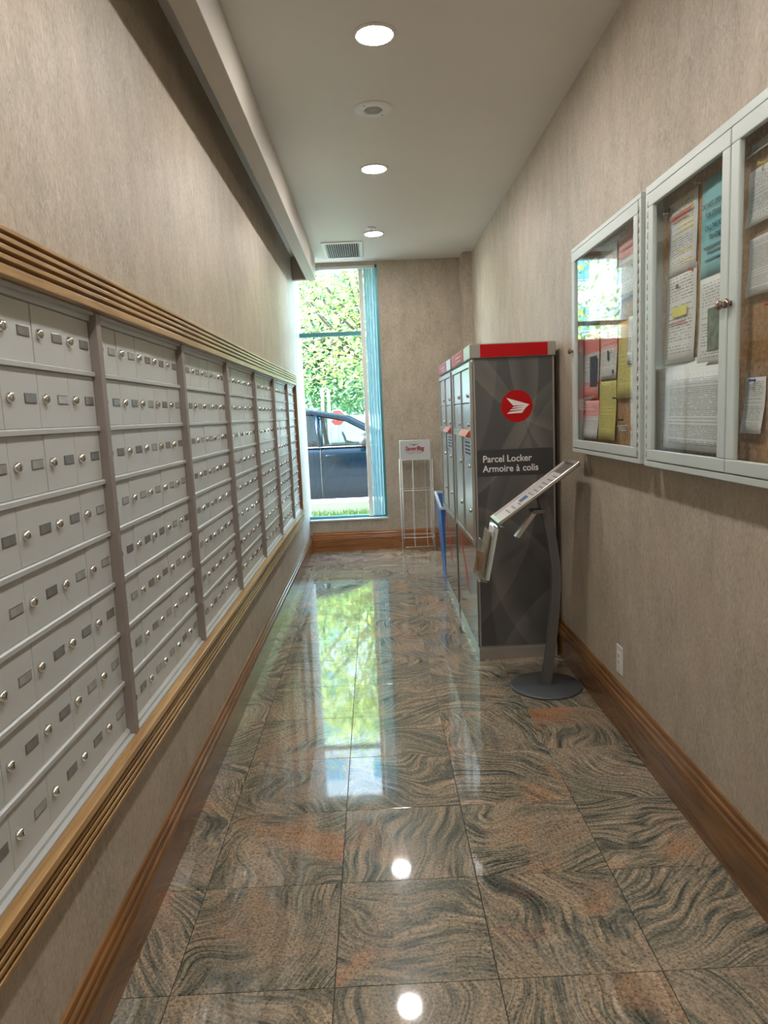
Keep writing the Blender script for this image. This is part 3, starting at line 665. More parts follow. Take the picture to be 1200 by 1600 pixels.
# pen scribble on the case
bm = BM()
for k, pts in enumerate([[(2.02, 2.252), (2.022, 2.262), (2.014, 2.262), (2.013, 2.255), (2.020, 2.254)], [(2.010, 2.254), (2.008, 2.262), (2.003, 2.254), (1.999, 2.262)], [(1.995, 2.254), (1.990, 2.261), (1.986, 2.255), (1.981, 2.262), (1.978, 2.256)]]):
    tube(bm, [(GX+0.0115, y-0.01, z) for y, z in pts], 0.0008, 4)
tag(obj('pen_scribble', bm, M_ink), 'black pen scribble on top edge of two-door notice board', 'scribble')

# ------------------------------------------------------------------ parcel lockers
LX0, LX1 = 0.575, 1.052
def locker(label, y0, y1, end_print):
    root = thing('parcel_locker', label, 'parcel locker', ((LX0+LX1)/2, (y0+y1)/2, 0), 'parcel lockers')
    H, PZ, CB = 1.872, 0.072, 1.790
    bm = BM(); box(bm, LX0+0.008, LX1, y0+0.006, y1-0.006, PZ, CB, 0.004); obj('body', bm, M_lsilver, root)
    bm = BM(); box(bm, LX0+0.004, LX1, y0, y1, 0, PZ, 0.002); obj('plinth', bm, M_lsilver, root)
    bm = BM(); box(bm, LX0-0.010, LX1+0.006, y0-0.008, y1+0.004, CB, H, 0.006); cap = obj('cap', bm, M_lsilver, root)
    bm = BM(); box(bm, LX0-0.0125, LX0-0.009, y0+0.28, y1-0.02, CB+0.006, H-0.006, 0.001); obj('red_panel', bm, M_red, cap)
    for k in range(2):
        bm = BM(); box(bm, LX0-0.0135, LX0-0.012, y0+0.40, y0+0.66-0.06*k, CB+0.044-0.024*k, CB+0.050-0.024*k); obj('cap_lettering', bm, M_offwhite, cap)
    # front: frame, two columns of doors, plain kick panel
    fz0, fz1 = 0.70, 1.775
    bm = BM(); frame_ring(bm, LX0-0.012, LX0+0.006, y0+0.012, y1-0.012, fz0, fz1, 0.030, 0.030, 0.03, 0.03, 0.002)
    ym = (y0+y1)/2; box(bm, LX0-0.012, LX0+0.006, ym-0.012, ym+0.012, fz0+0.03, fz1-0.03, 0.002); obj('front_frame', bm, M_lfront, root)
    bm = BM(); box(bm, LX0, LX0+0.007, y0+0.012, y1-0.012, PZ+0.004, fz0-0.004, 0.001); obj('kick_panel', bm, M_kick, root)
    for (a, b) in [(y0+0.044, ym-0.014), (ym+0.014, y1-0.044)]:
        for (za, zb, kz) in [(1.545, 1.742, 1.585), (1.385, 1.538, 1.415), (0.735, 1.335, 1.17)]:
            bm = BM(); box(bm, LX0-0.004, LX0+0.006, a, b, za, zb, 0.002); d = obj('door', bm, M_lfront, root)
            for q in ([kz] if zb > 1.34 else [kz, 0.90]):
                bm = BM(); lathe(bm, [(0.013, 0), (0.013, -0.006), (0.010, -0.016), (0.002, -0.017)], (LX0-0.004, a+0.07, q), axis=0, seg=12); obj('lock', bm, M_chrome, d)
        bm = BM(); box(bm, LX0-0.014, LX0+0.004, a, b, 1.338, 1.382, 0.002); obj('cross_rail', bm, M_lfront, root)
    bm = BM(); prism(bm, [(LX0-0.012, 1.385), (LX0-0.012, 1.338), (LX0-0.040, 1.346), (LX0-0.034, 1.356)], 1, y0+0.06, ym-0.03); obj('mail_slot_flap', bm, M_flap, root)
    bm = BM(); box(bm, LX0-0.0055, LX0-0.0042, y0+0.06, ym-0.03, 1.215, 1.325); st = obj('instruction_sticker', bm, M_sticker, root)
    for k in range(4):
        bm = BM(); box(bm, LX0-0.0062, LX0-0.0054, y0+0.10+0.02*(k % 2), ym-0.12, 1.235+0.022*k, 1.245+0.022*k); obj('sticker_print', bm, M_ink, st)
    for k in range(2):
        bm = BM(); prism(bm, [(y0+0.30+0.09*k, 0.33), (y0+0.315+0.09*k, 0.33), (y0+0.75+0.02*k, 0.66), (y0+0.735+0.02*k, 0.66)], 0, LX0-0.0012, LX0+0.0005); obj('red_stripe', bm, M_red, root)
    if end_print:
        y = y0+0.006
        bm = BM(); box(bm, LX0+0.018, LX1-0.012, y-0.003, y+0.001, PZ+0.012, CB-0.002, 0.001); pn = obj('side_panel', bm, M_vinyl, root)
        bm = BM(); box(bm, LX0+0.050, LX0+0.436, y0-0.011, y0-0.0075, CB+0.004, H-0.006, 0.001); obj('red_panel', bm, M_red, cap)
        bm = BM(); box(bm, LX0+0.018, LX1-0.012, y-0.0042, y-0.0028, 1.112, 1.266); bd = obj('name_band', bm, M_band, root)
        for words, z in ((('Parcel', 'Locker'), 1.194), (('Armoire', '\u00e0', 'colis'), 1.137)):
            xx = 0.626
            for wd in words:
                lo = lettering('lettering', wd, M_offwhite, bd, (xx, y-0.0046, z), (1, 0, 0), (0, 0, 1), 0.0555, depth=0.0004, fat=0.0008, xs=0.93)
                xx += max(v.co.x for v in lo.data.vertices) + 0.016
        cx, cz, R = 0.831, 1.512, 0.092
        bm = BM(); lathe(bm, [(R, 0.0), (R, -0.0016), (0.002, -0.0016)], (cx, y-0.003, cz), axis=1, seg=48, smooth=False); lg = obj('emblem', bm, M_red, root)
        def P(px, pz): return (cx + (px-582)/207.0*R, cz + (900-pz)/207.0*R - (px-582)/207.0*R*0.03)
        shapes = [[(448, 795), (745, 880), (690, 890), (655, 890), (600, 893), (535, 895)],
                  [(525, 925), (515, 912+15), (545, 908), (690, 890), (745, 880), (700, 920), (655, 915)],
                  [(486, 960), (510, 942), (655, 918), (700, 920), (672, 955), (640, 945)],
                  [(455, 1000), (475, 978), (640, 952), (672, 955), (650, 988)]]
        for sh in shapes:
            bm = BM(); prism(bm, [P(*q) for q in sh], 1, y-0.0056, y-0.0045); obj('emblem_wing', bm, M_offwhite, lg)
    return root
M_kick = plain('locker_kick_panel', (0.36, 0.35, 0.33), 0.10, metal=0.8, var=0.02)
M_flap = plain('locker_flap_red', (0.50, 0.05, 0.035), 0.4); M_sticker = plain('locker_sticker', (0.56, 0.60, 0.68), 0.4)
locker('near grey parcel locker with red round emblem and Parcel Locker lettering', 4.128, 5.055, True)
locker('far grey parcel locker standing behind the lettered one', 5.145, 6.035, False)
bm = BM(); box(bm, LX0+0.02, LX1-0.02, 5.063, 5.135, 0, 1.78, 0.002)
tag(obj('filler_post', bm, M_div), 'dark upright filler strip between the two parcel lockers', 'filler')

# ------------------------------------------------------------------ tilted reading stand with acrylic pocket
st = thing('sign_stand', 'grey tilted sign stand on a round base with acrylic pocket', 'sign stand', (0.872, 3.67, 0))
bm = BM(); lathe(bm, [(0.190, 0.0), (0.192, 0.003), (0.192, 0.009), (0.188, 0.0115), (0.002, 0.0125)], (0.872, 3.672, 0), seg=64); obj('base', bm, M_baseplate, st)
ctrl = [(0.868, 0.011), (0.893, 0.18), (0.913, 0.35), (0.925, 0.50), (0.930, 0.61), (0.918, 0.74), (0.893, 0.90), (0.852, 1.062)]
def cr(p, t):
    i = min(int(t), len(p)-2); f = t-i; P = [p[max(i-1, 0)], p[i], p[i+1], p[min(i+2, len(p)-1)]]
    return tuple(0.5*(2*P[1][k] + (P[2][k]-P[0][k])*f + (2*P[0][k]-5*P[1][k]+4*P[2][k]-P[3][k])*f*f + (3*P[1][k]-P[0][k]-3*P[2][k]+P[3][k])*f**3) for k in (0, 1))
ctrl = [cr(ctrl, 7*q/24) for q in range(25)]
bm = BM(); A = []
for i, (x, z) in enumerate(ctrl):
    nx, nz = (ctrl[min(i+1, 24)][0]-ctrl[max(i-1, 0)][0], ctrl[min(i+1, 24)][1]-ctrl[max(i-1, 0)][1]); l = math.hypot(nx, nz); nx, nz = nz/l, -nx/l
    h = 0.024; A.append([bm.verts.new((x-nx*h, 3.652, z-nz*h*(1 if i else 0))), bm.verts.new((x+nx*h, 3.652, z+nz*h*(1 if i else 0))), bm.verts.new((x+nx*h, 3.692, z+nz*h*(1 if i else 0))), bm.verts.new((x-nx*h, 3.692, z-nz*h*(1 if i else 0)))])
for a, b in zip(A, A[1:]):
    for k in range(4): bm.faces.new((a[k], a[(k+1) % 4], b[(k+1) % 4], b[k]))
bm.faces.new(A[0]); bm.faces.new(A[-1])
obj('pole', bm, M_standgrey, st)
# tray frame: local s along the slope (low to high), y across
T0, T1 = Vector((0.618, 0, 0.912)), Vector((1.036, 0, 1.208)); ts = (T1-T0).normalized(); tn = Vector((-ts.z, 0, ts.x)); TLn = (T1-T0).length
def tray_box(bm, s0, s1, y0, y1, n0, n1, bev=0.0):
    nb = BM(); box(nb, s0, s1, y0, y1, n0, n1, bev)
    mp_ = {}
    for v in nb.verts:
        p = T0 + ts*v.co.x + tn*v.co.z; mp_[v] = bm.verts.new((p.x, v.co.y, p.z))
    for f in nb.faces: bm.faces.new([mp_[v] for v in f.verts])
    nb.free(); return bm
TY_0, TY_1 = 3.56, 3.80
bm = BM()
tray_box(bm, 0, 0.022, TY_0, TY_1, 0, 0.016, 0.002); tray_box(bm, TLn-0.022, TLn, TY_0, TY_1, 0, 0.016, 0.002)
tray_box(bm, 0.022, TLn-0.022, TY_0, TY_0+0.02, 0, 0.016, 0.002); tray_box(bm, 0.022, TLn-0.022, TY_1-0.02, TY_1, 0, 0.016, 0.002)
obj('tray_frame', bm, M_brush, st)
bm = BM(); tray_box(bm, 0.005, TLn-0.005, TY_0+0.004, TY_1-0.004, -0.004, 0.003); obj('tray_back', bm, M_standgrey, st)
bm = BM(); tray_box(bm, 0.022, TLn-0.10, TY_0+0.02, TY_1-0.02, 0.004, 0.006); sh = obj('printed_card', bm, plain('card_paper', (0.62, 0.60, 0.60), 0.5), st)
bm = BM(); tray_box(bm, TLn-0.10, TLn-0.022, TY_0+0.02, TY_1-0.02, 0.004, 0.006); obj('header_strip', bm, plain('card_header', (0.16, 0.14, 0.13), 0.4), st)
M_bluebox = plain('card_blue', (0.08, 0.14, 0.30), 0.5); M_greyink = plain('card_grey_ink', (0.30, 0.30, 0.33), 0.6)
bm = BM(); tray_box(bm, 0.165, 0.215, 3.66, 3.73, 0.006, 0.0068); obj('blue_box', bm, M_bluebox, sh)
for k in range(9):
    s = 0.08 + 0.035*k if k < 3 else 0.14 + 0.03*k
    if s > TLn-0.13: break
    bm = BM(); tray_box(bm, s, s+0.009, 3.60, 3.74-0.02*(k % 3), 0.006, 0.0066); obj('text_line', bm, M_greyink, sh)
bm = BM(); prism(bm, [(0.708, 0.840), (0.728, 0.833), (0.822, 0.960), (0.802, 0.968)], 1, 3.612, 3.66); obj('strut', bm, M_brush, st)
bm = BM(); box(bm, 0.80, 0.865, 3.61, 3.70, 0.955, 0.975, 0.003); obj('bracket', bm, M_standgrey, st)
# clear pocket hanging from the low edge
M_acr = pane_glass('clear_acrylic', (0.93, 0.96, 0.94), 1.6)
q0, q1 = Vector((0.607, 0, 0.905)), Vector((0.548, 0, 0.612)); qd = (q1-q0).normalized(); qn = Vector((qd.z, 0, -qd.x))
def pk(bm, d0, d1, y0, y1, n0, n1):
    nb = BM(); box(nb, d0, d1, y0, y1, n0, n1, 0.0008); mp_ = {}
    for v in nb.verts:
        p = q0 + qd*v.co.x + qn*v.co.z; mp_[v] = bm.verts.new((p.x, v.co.y, p.z))
    for f in nb.faces: bm.faces.new([mp_[v] for v in f.verts])
    nb.free(); return bm
PL = (q1-q0).length
bm = BM(); pk(bm, 0, PL, 3.57, 3.79, -0.003, 0.0); pk(bm, 0.10, PL, 3.57, 3.79, 0.040, 0.043); pk(bm, PL-0.003, PL, 3.57, 3.79, 0.0, 0.040)
pk(bm, 0.03, PL-0.003, 3.57, 3.573, 0.0, 0.040); pk(bm, 0.03, PL-0.003, 3.787, 3.79, 0.0, 0.040); pk(bm, -0.004, 0.0, 3.57, 3.79, -0.035, 0.0)
obj('acrylic_pocket', bm, M_acr, st)
bm = BM(); pk(bm, 0.012, PL-0.012, 3.582, 3.588, -0.012, 0.010); pk(bm, 0.012, PL-0.012, 3.582, 3.72, 0.006, 0.010); obj('pocket_rib', bm, M_white, st)
lf = BM(); pk(lf, 0.04, PL-0.004, 3.60, 3.775, 0.018, 0.026); tag(obj('leaflet', lf, plain('leaflet_brown', (0.30, 0.21, 0.15), 0.5, var=0.3, scale=15)), 'brown leaflet inside the acrylic pocket of the sign stand', 'leaflet')

# ------------------------------------------------------------------ wire rack with carton, at the end wall
rk = thing('wire_rack', 'slim white wire rack against the end wall', 'rack', (0.43, 7.72, 0))
RX0, RX1, RY0, RY1, RH = 0.262, 0.612, 7.62, 7.815, 1.0
for (x, y) in [(RX0, RY0), (RX1, RY0), (RX0, RY1), (RX1, RY1)]:
    bm = BM(); tube(bm, [(x, y, 0.0), (x, y, RH)], 0.005, 6)
    ins = 0.022 if x == RX0 else -0.022
    tube(bm, [(x, y, 0.085), (x+ins, y, 0.12), (x+ins, y, RH)], 0.003, 6); obj('upright', bm, M_wire, rk)
for z in (1.0, 0.67, 0.155):
    bm = BM(); sag = 0.035 if z < 0.9 else 0.0
    tube(bm, [(RX0, RY1, z), (RX0, RY0, z)] + [(RX0+(RX1-RX0)*k/8, RY0-sag*math.sin(PI*k/8), z) for k in range(1, 8)] + [(RX1, RY0, z), (RX1, RY1, z)], 0.0038, 6, closed=True); obj('ring_wire', bm, M_wire, rk)
for x in (0.40, 0.545):
    bm = BM(); tube(bm, [(x, RY1, RH), (x, RY1, 0.06), (x, RY0-0.01, 0.05)], 0.0028, 6); obj('back_wire', bm, M_wire, rk)
bm = BM(); tube(bm, [(0.40, RY0-0.02, 0.05), (0.40, RY0-0.03, RH)], 0.0028, 6); obj('front_wire', bm, M_wire, rk)
bm = BM(); tube(bm, [(RX0+0.03, RY0, 0.05), (RX1-0.03, RY0, 0.05)], 0.0028, 6); obj('foot_wire', bm, M_wire, rk)
cb = thing('carton', 'white SaverBag carton standing on the wire rack', 'carton', (0.432, 7.67, 1.004))
bm = BM(); box(bm, 0.270, 0.596, 7.622, 7.73, 1.004, 1.207, 0.002); obj('box', bm, plain('carton_white', (0.55, 0.56, 0.57), 0.55, var=0.02), cb)
M_sred = plain('carton_red', (0.33, 0.012, 0.02), 0.5)
lettering('lettering', 'SaverBag', M_sred, cb, (0.428, 7.6205, 1.100), (1, 0, 0), (0, 0, 1), 0.062, align='CENTER', depth=0.0006, shear=0.18, fat=0.0016, xs=0.90)
bm = BM(); prism(bm, [(0.36, 1.168), (0.41, 1.160), (0.425, 1.150), (0.44, 1.160), (0.49, 1.168), (0.44, 1.166), (0.425, 1.163), (0.41, 1.166)], 1, 7.6200, 7.6216); obj('bird_mark', bm, M_ink, cb)
for a, b, z in [(0.335, 0.525, 1.084), (0.345, 0.51, 1.072), (0.36, 0.415, 1.060), (0.455, 0.50, 1.060)]:
    bm = BM(); box(bm, a, b, 7.6202, 7.6216, z, z+0.004); obj('small_print', bm, M_greyink, cb)

# ------------------------------------------------------------------ blue bin beyond the lockers
bn = thing('recycling_bin', 'tall blue recycling bin behind the far parcel locker', 'bin', (0.74, 6.38, 0))
bm = BM()
top = [(0.552, 6.12, 0.665), (0.90, 6.12, 0.665), (0.90, 6.60, 0.755), (0.546, 6.60, 0.755)]; bot = [(0.592, 6.20, 0.0), (0.87, 6.20, 0.0), (0.87, 6.50, 0.0), (0.592, 6.50, 0.0)]
def shrink(q, s, z=None):
    cx = sum(p[0] for p in q)/4; cy = sum(p[1] for p in q)/4
    return [(cx+(p[0]-cx)*s, cy+(p[1]-cy)*s, p[2] if z is None else z) for p in q]
loops = [bot, top, shrink(top, 0.95), shrink(bot, 0.93, 0.012)]
LV = [[bm.verts.new(p) for p in lp] for lp in loops]
for a, b in zip(LV, LV[1:]):
    for k in range(4): bm.faces.new((a[k], a[(k+1) % 4], b[(k+1) % 4], b[k]))
bm.faces.new(LV[0]); bm.faces.new(LV[-1])
obj('body', bm, M_blue, bn)
bm = BM(); rim = [bm.verts.new((p[0], p[1], p[2]+dz)) for s, dz in ((1.05, -0.012), (1.05, 0.008), (0.93, 0.008), (0.93, -0.012)) for p in shrink(top, s)]
for l in range(4):
    for k in range(4): bm.faces.new((rim[l*4+k], rim[l*4+(k+1) % 4], rim[((l+1) % 4)*4+(k+1) % 4], rim[((l+1) % 4)*4+k]))
obj('rim', bm, plain('bin_rim_pale', (0.55, 0.62, 0.68), 0.35), bn)

# ------------------------------------------------------------------ outside: ground, kerb, grass
GZ = -0.10
def grass_mat():
    m, t, p, o = newmat('grass_blades'); tc = N(t, 'TexCoord'); n1 = N(t, 'TexNoise', Scale=9.0, Detail=4.0); L(t, tc.outputs['Object'], n1.inputs['Vector'])
    L(t, ramp(t, n1.outputs[0], [(0.3, (0.05, 0.10, 0.03)), (0.7, (0.16, 0.25, 0.07))]).outputs[0], p.inputs['Base Color']); p.inputs['Roughness'].default_value = 0.8; return m
M_grass = grass_mat()
M_conc = plain('pale_concrete', (0.52, 0.51, 0.49), 0.8, var=0.08, scale=4)
M_asph = plain('grey_asphalt', (0.16, 0.16, 0.165), 0.85, var=0.15, scale=20)
bm = BM(); box(bm, -60, 60, 9.30, 70, GZ-0.3, GZ); tag(obj('street', bm, M_asph), 'grey asphalt street beyond the window', 'street')
bm = BM(); box(bm, -12, 12, EY+0.25, 9.02, -0.3, 0.255); lawn = obj('lawn_strip', bm, M_grass); tag(lawn, 'grass strip between the window and the pale kerb', 'lawn')
verts, faces = [], []
rg = random.Random(3)
for i in range(9000):
    x, y = rg.uniform(-2.6, 1.6), rg.uniform(EY+0.3, 8.97); h = rg.uniform(0.04, 0.10); a = rg.uniform(0, PI); dx, dy = 0.006*math.cos(a), 0.006*math.sin(a); lx, ly = rg.uniform(-.03, .03), rg.uniform(-.03, .03)
    n = len(verts); verts += [(x-dx, y-dy, 0.255), (x+dx, y+dy, 0.255), (x+lx, y+ly, 0.255+h)]; faces.append((n, n+1, n+2))
me = bpy.data.meshes.new('grass'); me.from_pydata(verts, [], faces); me.materials.append(M_grass)
g = bpy.data.objects.new('grass', me); COL.objects.link(g); g['kind'] = 'stuff'; tag(g, 'short grass growing in front of the window', 'grass')
bm = BM(); box(bm, -12, 12, 9.02, 9.30, -0.3, 0.425, 0.02); tag(obj('kerb', bm, M_conc), 'pale concrete kerb wall in front of the car', 'kerb')

# ------------------------------------------------------------------ parked car, nose to the right
M_car = plain('car_paint_navy', (0.001, 0.006, 0.012), 0.16, metal=0.0, var=0.03, coat=0.0, spec=0.35)
M_cglass = pane_glass('car_glass', (0.45, 0.58, 0.60)); M_tyre = plain('tyre_rubber', (0.02, 0.02, 0.02), 0.8); M_alloy = plain('alloy_wheel', (0.5, 0.5, 0.52), 0.3, metal=0.9)
M_privacy = pane_glass('car_privacy_glass', (0.10, 0.16, 0.18)); M_seat = plain('car_seat', (0.05, 0.05, 0.055), 0.7); M_lampw = plain('headlamp', (0.7, 0.72, 0.75), 0.1)
CY0, CYW = 11.80, 1.86        # near flank, width
car = thing('car', 'dark blue parked car seen through the window', 'car', (-0.7, CY0+CYW/2, GZ))
def flank(z):                 # how far the flank steps in at a height
    for (z0, a), (z1, b) in zip(FL, FL[1:]):
        if z0 <= z <= z1: return a + (b-a)*(z-z0)/(z1-z0)
    return FL[-1][1]
FL = [(0.06, 0.09), (0.30, 0.03), (0.46, 0.012), (0.62, 0.0), (0.78, 0.012), (0.86, 0.006), (0.99, 0.055), (1.62, 0.27)]
xs_ = [-3.05, -2.98, -2.80, -2.2, -1.86, -0.88, 0.10, 0.40, 0.80, 1.30, 1.58, 1.68]
topz = [0.70, 0.92, 0.99, 0.99, 0.99, 0.99, 0.99, 0.99, 0.95, 0.88, 0.74, 0.58]
botz = [0.34, 0.22, 0.18, 0.10, 0.08, 0.08, 0.08, 0.08, 0.10, 0.12, 0.16, 0.30]
plan = [0.16, 0.09, 0.03, 0.0, 0.0, 0.0, 0.0, 0.0, 0.01, 0.05, 0.14, 0.28]
bm = BM(); G = []
fr_ = [0, 0.22, 0.42, 0.6, 0.75, 0.86, 1.0]
for x, tz, bz, pl in zip(xs_, topz, botz, plan):
    near, far = [], []
    for f in fr_:
        z = bz + (tz-bz)*f; s = flank(z) + pl
        near.append(bm.verts.new((x, CY0+s, z))); far.append(bm.verts.new((x, CY0+CYW-s, z)))
    G.append(near + [bm.verts.new((x, CY0+CYW/2, tz+0.02))] + far[::-1])
for a, b in zip(G, G[1:]):
    for k in range(len(a)-1): bm.faces.new((a[k], b[k], b[k+1], a[k+1])).smooth = True
    bm.faces.new((a[-1], b[-1], b[0], a[0]))
bm.faces.new(G[0]); bm.faces.new(G[-1])
obj('body', bm, M_car, car)
def gy(z, far=False): s = flank(z); return CY0+CYW-s if far else CY0+s
RL = [(-2.92, 1.0), (-2.72, 1.36), (-2.35, 1.53), (-1.6, 1.585), (-1.05, 1.575), (-0.46, 1.455), (-0.06, 1.235), (0.42, 0.985)]   # roof line
bm = BM(); prof = RL[1:6]
for s in (0,):
    A = [(x, z) for x, z in prof]; up = [[bm.verts.new((x, CY0+0.24+(CYW-0.48)*k/6, z+0.035*math.sin(PI*k/6))) for k in range(7)] for x, z in A]
    lo = [[bm.verts.new((x, CY0+0.24+(CYW-0.48)*k/6, z-0.03+0.03*math.sin(PI*k/6))) for k in range(7)] for x, z in A]
    for a, b in list(zip(up, up[1:])) + list(zip(lo, lo[1:])):
        for k in range(6): bm.faces.new((a[k], a[k+1], b[k+1], b[k])).smooth = True
    for k in (0, 6):
        for i in range(len(A)-1): bm.faces.new((up[i][k], up[i+1][k], lo[i+1][k], lo[i][k]))
    for i in (0, -1):
        for k in range(6): bm.faces.new((up[i][k], up[i][k+1], lo[i][k+1], lo[i][k]))
obj('roof', bm, M_car, car)
def roofz(x):
    for (x0, a), (x1, b) in zip(RL, RL[1:]):
        if x0 <= x <= x1: return a + (b-a)*(x-x0)/(x1-x0)
    return 1.0
for far in (False, True):
    sg = -1 if far else 1
    def sp_(x, z, dy=0): return (x, gy(max(z, 0.99), far)+sg*dy, z)
    for pts, r in [([(x, roofz(x)) for x in (-2.72, -2.35, -1.6, -1.05, -0.46, -0.06, 0.42)], 0.05), ([(-2.92, 1.0), (-2.72, 1.34)], 0.05), ([(-0.90, 0.99), (-0.96, 1.55)], 0.042), ([(-1.95, 0.99), (-2.10, 1.55)], 0.045)]:
        bm = BM(); tube(bm, [sp_(x, z) for x, z in pts], r, 8); obj('pillar', bm, M_car, car)
    for xa, xb, ta, tb in [(-0.87, 0.36, -0.92, None), (-1.92, -0.93, -2.06, -0.99), (-2.86, -1.98, -2.68, -2.13)]:
        bm = BM(); b0 = [(xa + (xb-xa)*k/8, 0.99) for k in range(9)]
        t0 = []
        for k in range(9):
            x = xa + (xb-xa)*k/8; xt = x if tb is None else ta + (tb-ta)*k/8
            t0.append((xt, max(0.995, roofz(xt)-0.03)))
        B = [bm.verts.new(sp_(x, z, 0.006)) for x, z in b0]; T = [bm.verts.new(sp_(x, z, 0.006)) for x, z in t0]
        for k in range(8): bm.faces.new((B[k], B[k+1], T[k+1], T[k]))
        obj('side_glass', bm, M_cglass if tb is None else M_privacy, car)
    bm = BM(); tube(bm, [sp_(-2.86, 0.995, -0.012), sp_(0.40, 0.995, -0.012)], 0.011, 6); obj('waist_strip', bm, M_chrome, car)
    for x in (-0.90, 0.16, -1.95):
        bm = BM(); tube(bm, [(x, gy(z, far)-sg*0.001, z) for z in (0.16, 0.30, 0.46, 0.62, 0.78, 0.86, 0.985)], 0.005, 4); obj('door_seam', bm, M_dark, car)
    for x in (-0.72, -1.75):
        bm = BM(); tube(bm, [(x-0.10, gy(.85, far)-sg*0.004, 0.85), (x-0.08, gy(.85, far)-sg*0.03, 0.853), (x+0.08, gy(.85, far)-sg*0.03, 0.853), (x+0.10, gy(.85, far)-sg*0.004, 0.85)], 0.013, 8); obj('door_handle', bm, M_car, car)
    bm = BM(); lathe(bm, [(0.02, -0.10), (0.07, -0.08), (0.085, 0.0), (0.075, 0.05), (0.03, 0.07)], (-0.17, gy(1.02, far)-sg*0.10, 1.075), axis=1, seg=14, sign=1)
    tube(bm, [(-0.17, gy(1.0, far), 0.985), (-0.17, gy(1.0, far)-sg*0.06, 1.02)], 0.025, 6); obj('mirror', bm, M_black, car)
    for x in (0.88, -2.02):
        yy = CY0+0.13 if not far else CY0+CYW-0.13
        bm = BM(); lathe(bm, [(0.20, -0.11), (0.33, -0.115), (0.355, -0.09), (0.355, 0.09), (0.33, 0.115), (0.20, 0.11)], (x, yy, GZ+0.355), axis=1, seg=28); wh = obj('wheel', bm, M_tyre, car)
        bm = BM(); lathe(bm, [(0.225, -0.112), (0.225, -0.117), (0.19, -0.118), (0.02, -0.124)], (x, yy, GZ+0.355), axis=1, seg=10, smooth=False, sign=sg); obj('rim', bm, M_alloy, wh)
    bm = BM(); box(bm, 1.42, 1.60, CY0+0.20 if not far else CY0+CYW-0.42, CY0+0.42 if not far else CY0+CYW-0.20, 0.56, 0.66, 0.02); obj('headlamp', bm, M_lampw, car)
for xa, za, xb, zb, nm in [(-0.46, 1.43, 0.42, 0.985, 'windscreen'), (-2.90, 1.0, -2.72, 1.34, 'rear_glass')]:
    bm = BM(); quad(bm, (xa, gy(za)+0.02, za), (xb, gy(max(zb, .99))+0.02, zb), (xb, gy(max(zb, .99), True)-0.02, zb), (xa, gy(za, True)-0.02, za)); obj(nm, bm, M_cglass, car)
bm = BM(); prism(bm, [(-0.20, 0.80), (-0.20, 0.95), (-0.10, 1.01), (0.42, 0.985), (0.42, 0.80)], 1, CY0+0.12, CY0+CYW-0.12); obj('dashboard', bm, M_seat, car)
for yy in (CY0+0.45, CY0+CYW-0.45):
    for x in (-1.12, -1.95):
        bm = BM(); prism(bm, [(x-0.20, 0.55), (x+0.35, 0.60), (x+0.35, 0.70), (x-0.05, 0.70), (x-0.16, 1.16), (x-0.14, 1.20), (x-0.13, 1.36), (x-0.22, 1.38), (x-0.25, 1.18), (x-0.30, 1.12)], 1, yy-0.23, yy+0.23); obj('seat', bm, M_seat, car)
bm = BM(); cwx, cwz = -0.52, 1.03
tube(bm, [(cwx-0.06*math.sin(2*PI*k/20), CY0+CYW-0.45+0.18*math.cos(2*PI*k/20), cwz+0.17*math.sin(2*PI*k/20)) for k in range(20)], 0.016, 6, closed=True)
tube(bm, [(cwx, CY0+CYW-0.63, cwz), (cwx, CY0+CYW-0.27, cwz)], 0.014, 6); tube(bm, [(cwx, CY0+CYW-0.45, cwz), (-0.18, CY0+CYW-0.45, 0.93)], 0.03, 6); obj('steering_wheel', bm, M_seat, car)

# ------------------------------------------------------------------ stop sign, posts, fence
FZ = -0.25
bm = BM(); box(bm, -60, 60, 20.5, 34, GZ, GZ+0.02); tag(obj('far_verge', bm, M_grass), 'far green verge across the street', 'verge')
sg_ = thing('stop_sign', 'red octagonal stop sign showing above the car roof', 'stop sign', (-1.30, 25.0, GZ+0.02))
bm = BM(); prism(bm, [(-1.25+0.30*math.cos(PI/8+k*PI/4), 1.44+0.30*math.sin(PI/8+k*PI/4)) for k in range(8)], 1, 24.985, 25.0); obj('border', bm, M_offwhite, sg_)
bm = BM(); prism(bm, [(-1.25+0.275*math.cos(PI/8+k*PI/4), 1.44+0.275*math.sin(PI/8+k*PI/4)) for k in range(8)], 1, 24.978, 24.985); obj('face', bm, plain('stop_red', (0.6, 0.02, 0.02), 0.4), sg_)
lettering('lettering', 'STOP', M_offwhite, sg_, (-1.25, 24.977, 1.36), (1, 0, 0), (0, 0, 1), 0.24, align='CENTER', xs=0.8, fat=0.004)
bm = BM(); tube(bm, [(-1.25, 25.03, GZ+0.02), (-1.25, 25.03, 1.65)], 0.03, 8); obj('post', bm, M_alloy, sg_)
for k, (x, h, lb) in enumerate([(-1.68, 2.35, 'left of two pale street posts under the trees'), (-1.47, 2.32, 'right of two pale street posts under the trees')]):
    po = thing('street_post', lb, 'post', (x, 24.2, GZ+0.02), 'pale street posts')
    bm = BM(); tube(bm, [(x, 24.2, GZ+0.02), (x, 24.2, h)], 0.045, 8); obj('shaft', bm, M_offwhite, po)
    bm = BM(); lathe(bm, [(0.06, 0), (0.06, 0.04), (0.01, 0.09)], (x, 24.2, h), seg=10); obj('cap', bm, M_offwhite, po)
fe = thing('board_fence', 'pale upright board fence behind the car', 'fence', (0.9, 26.5, GZ+0.02))
fb = None
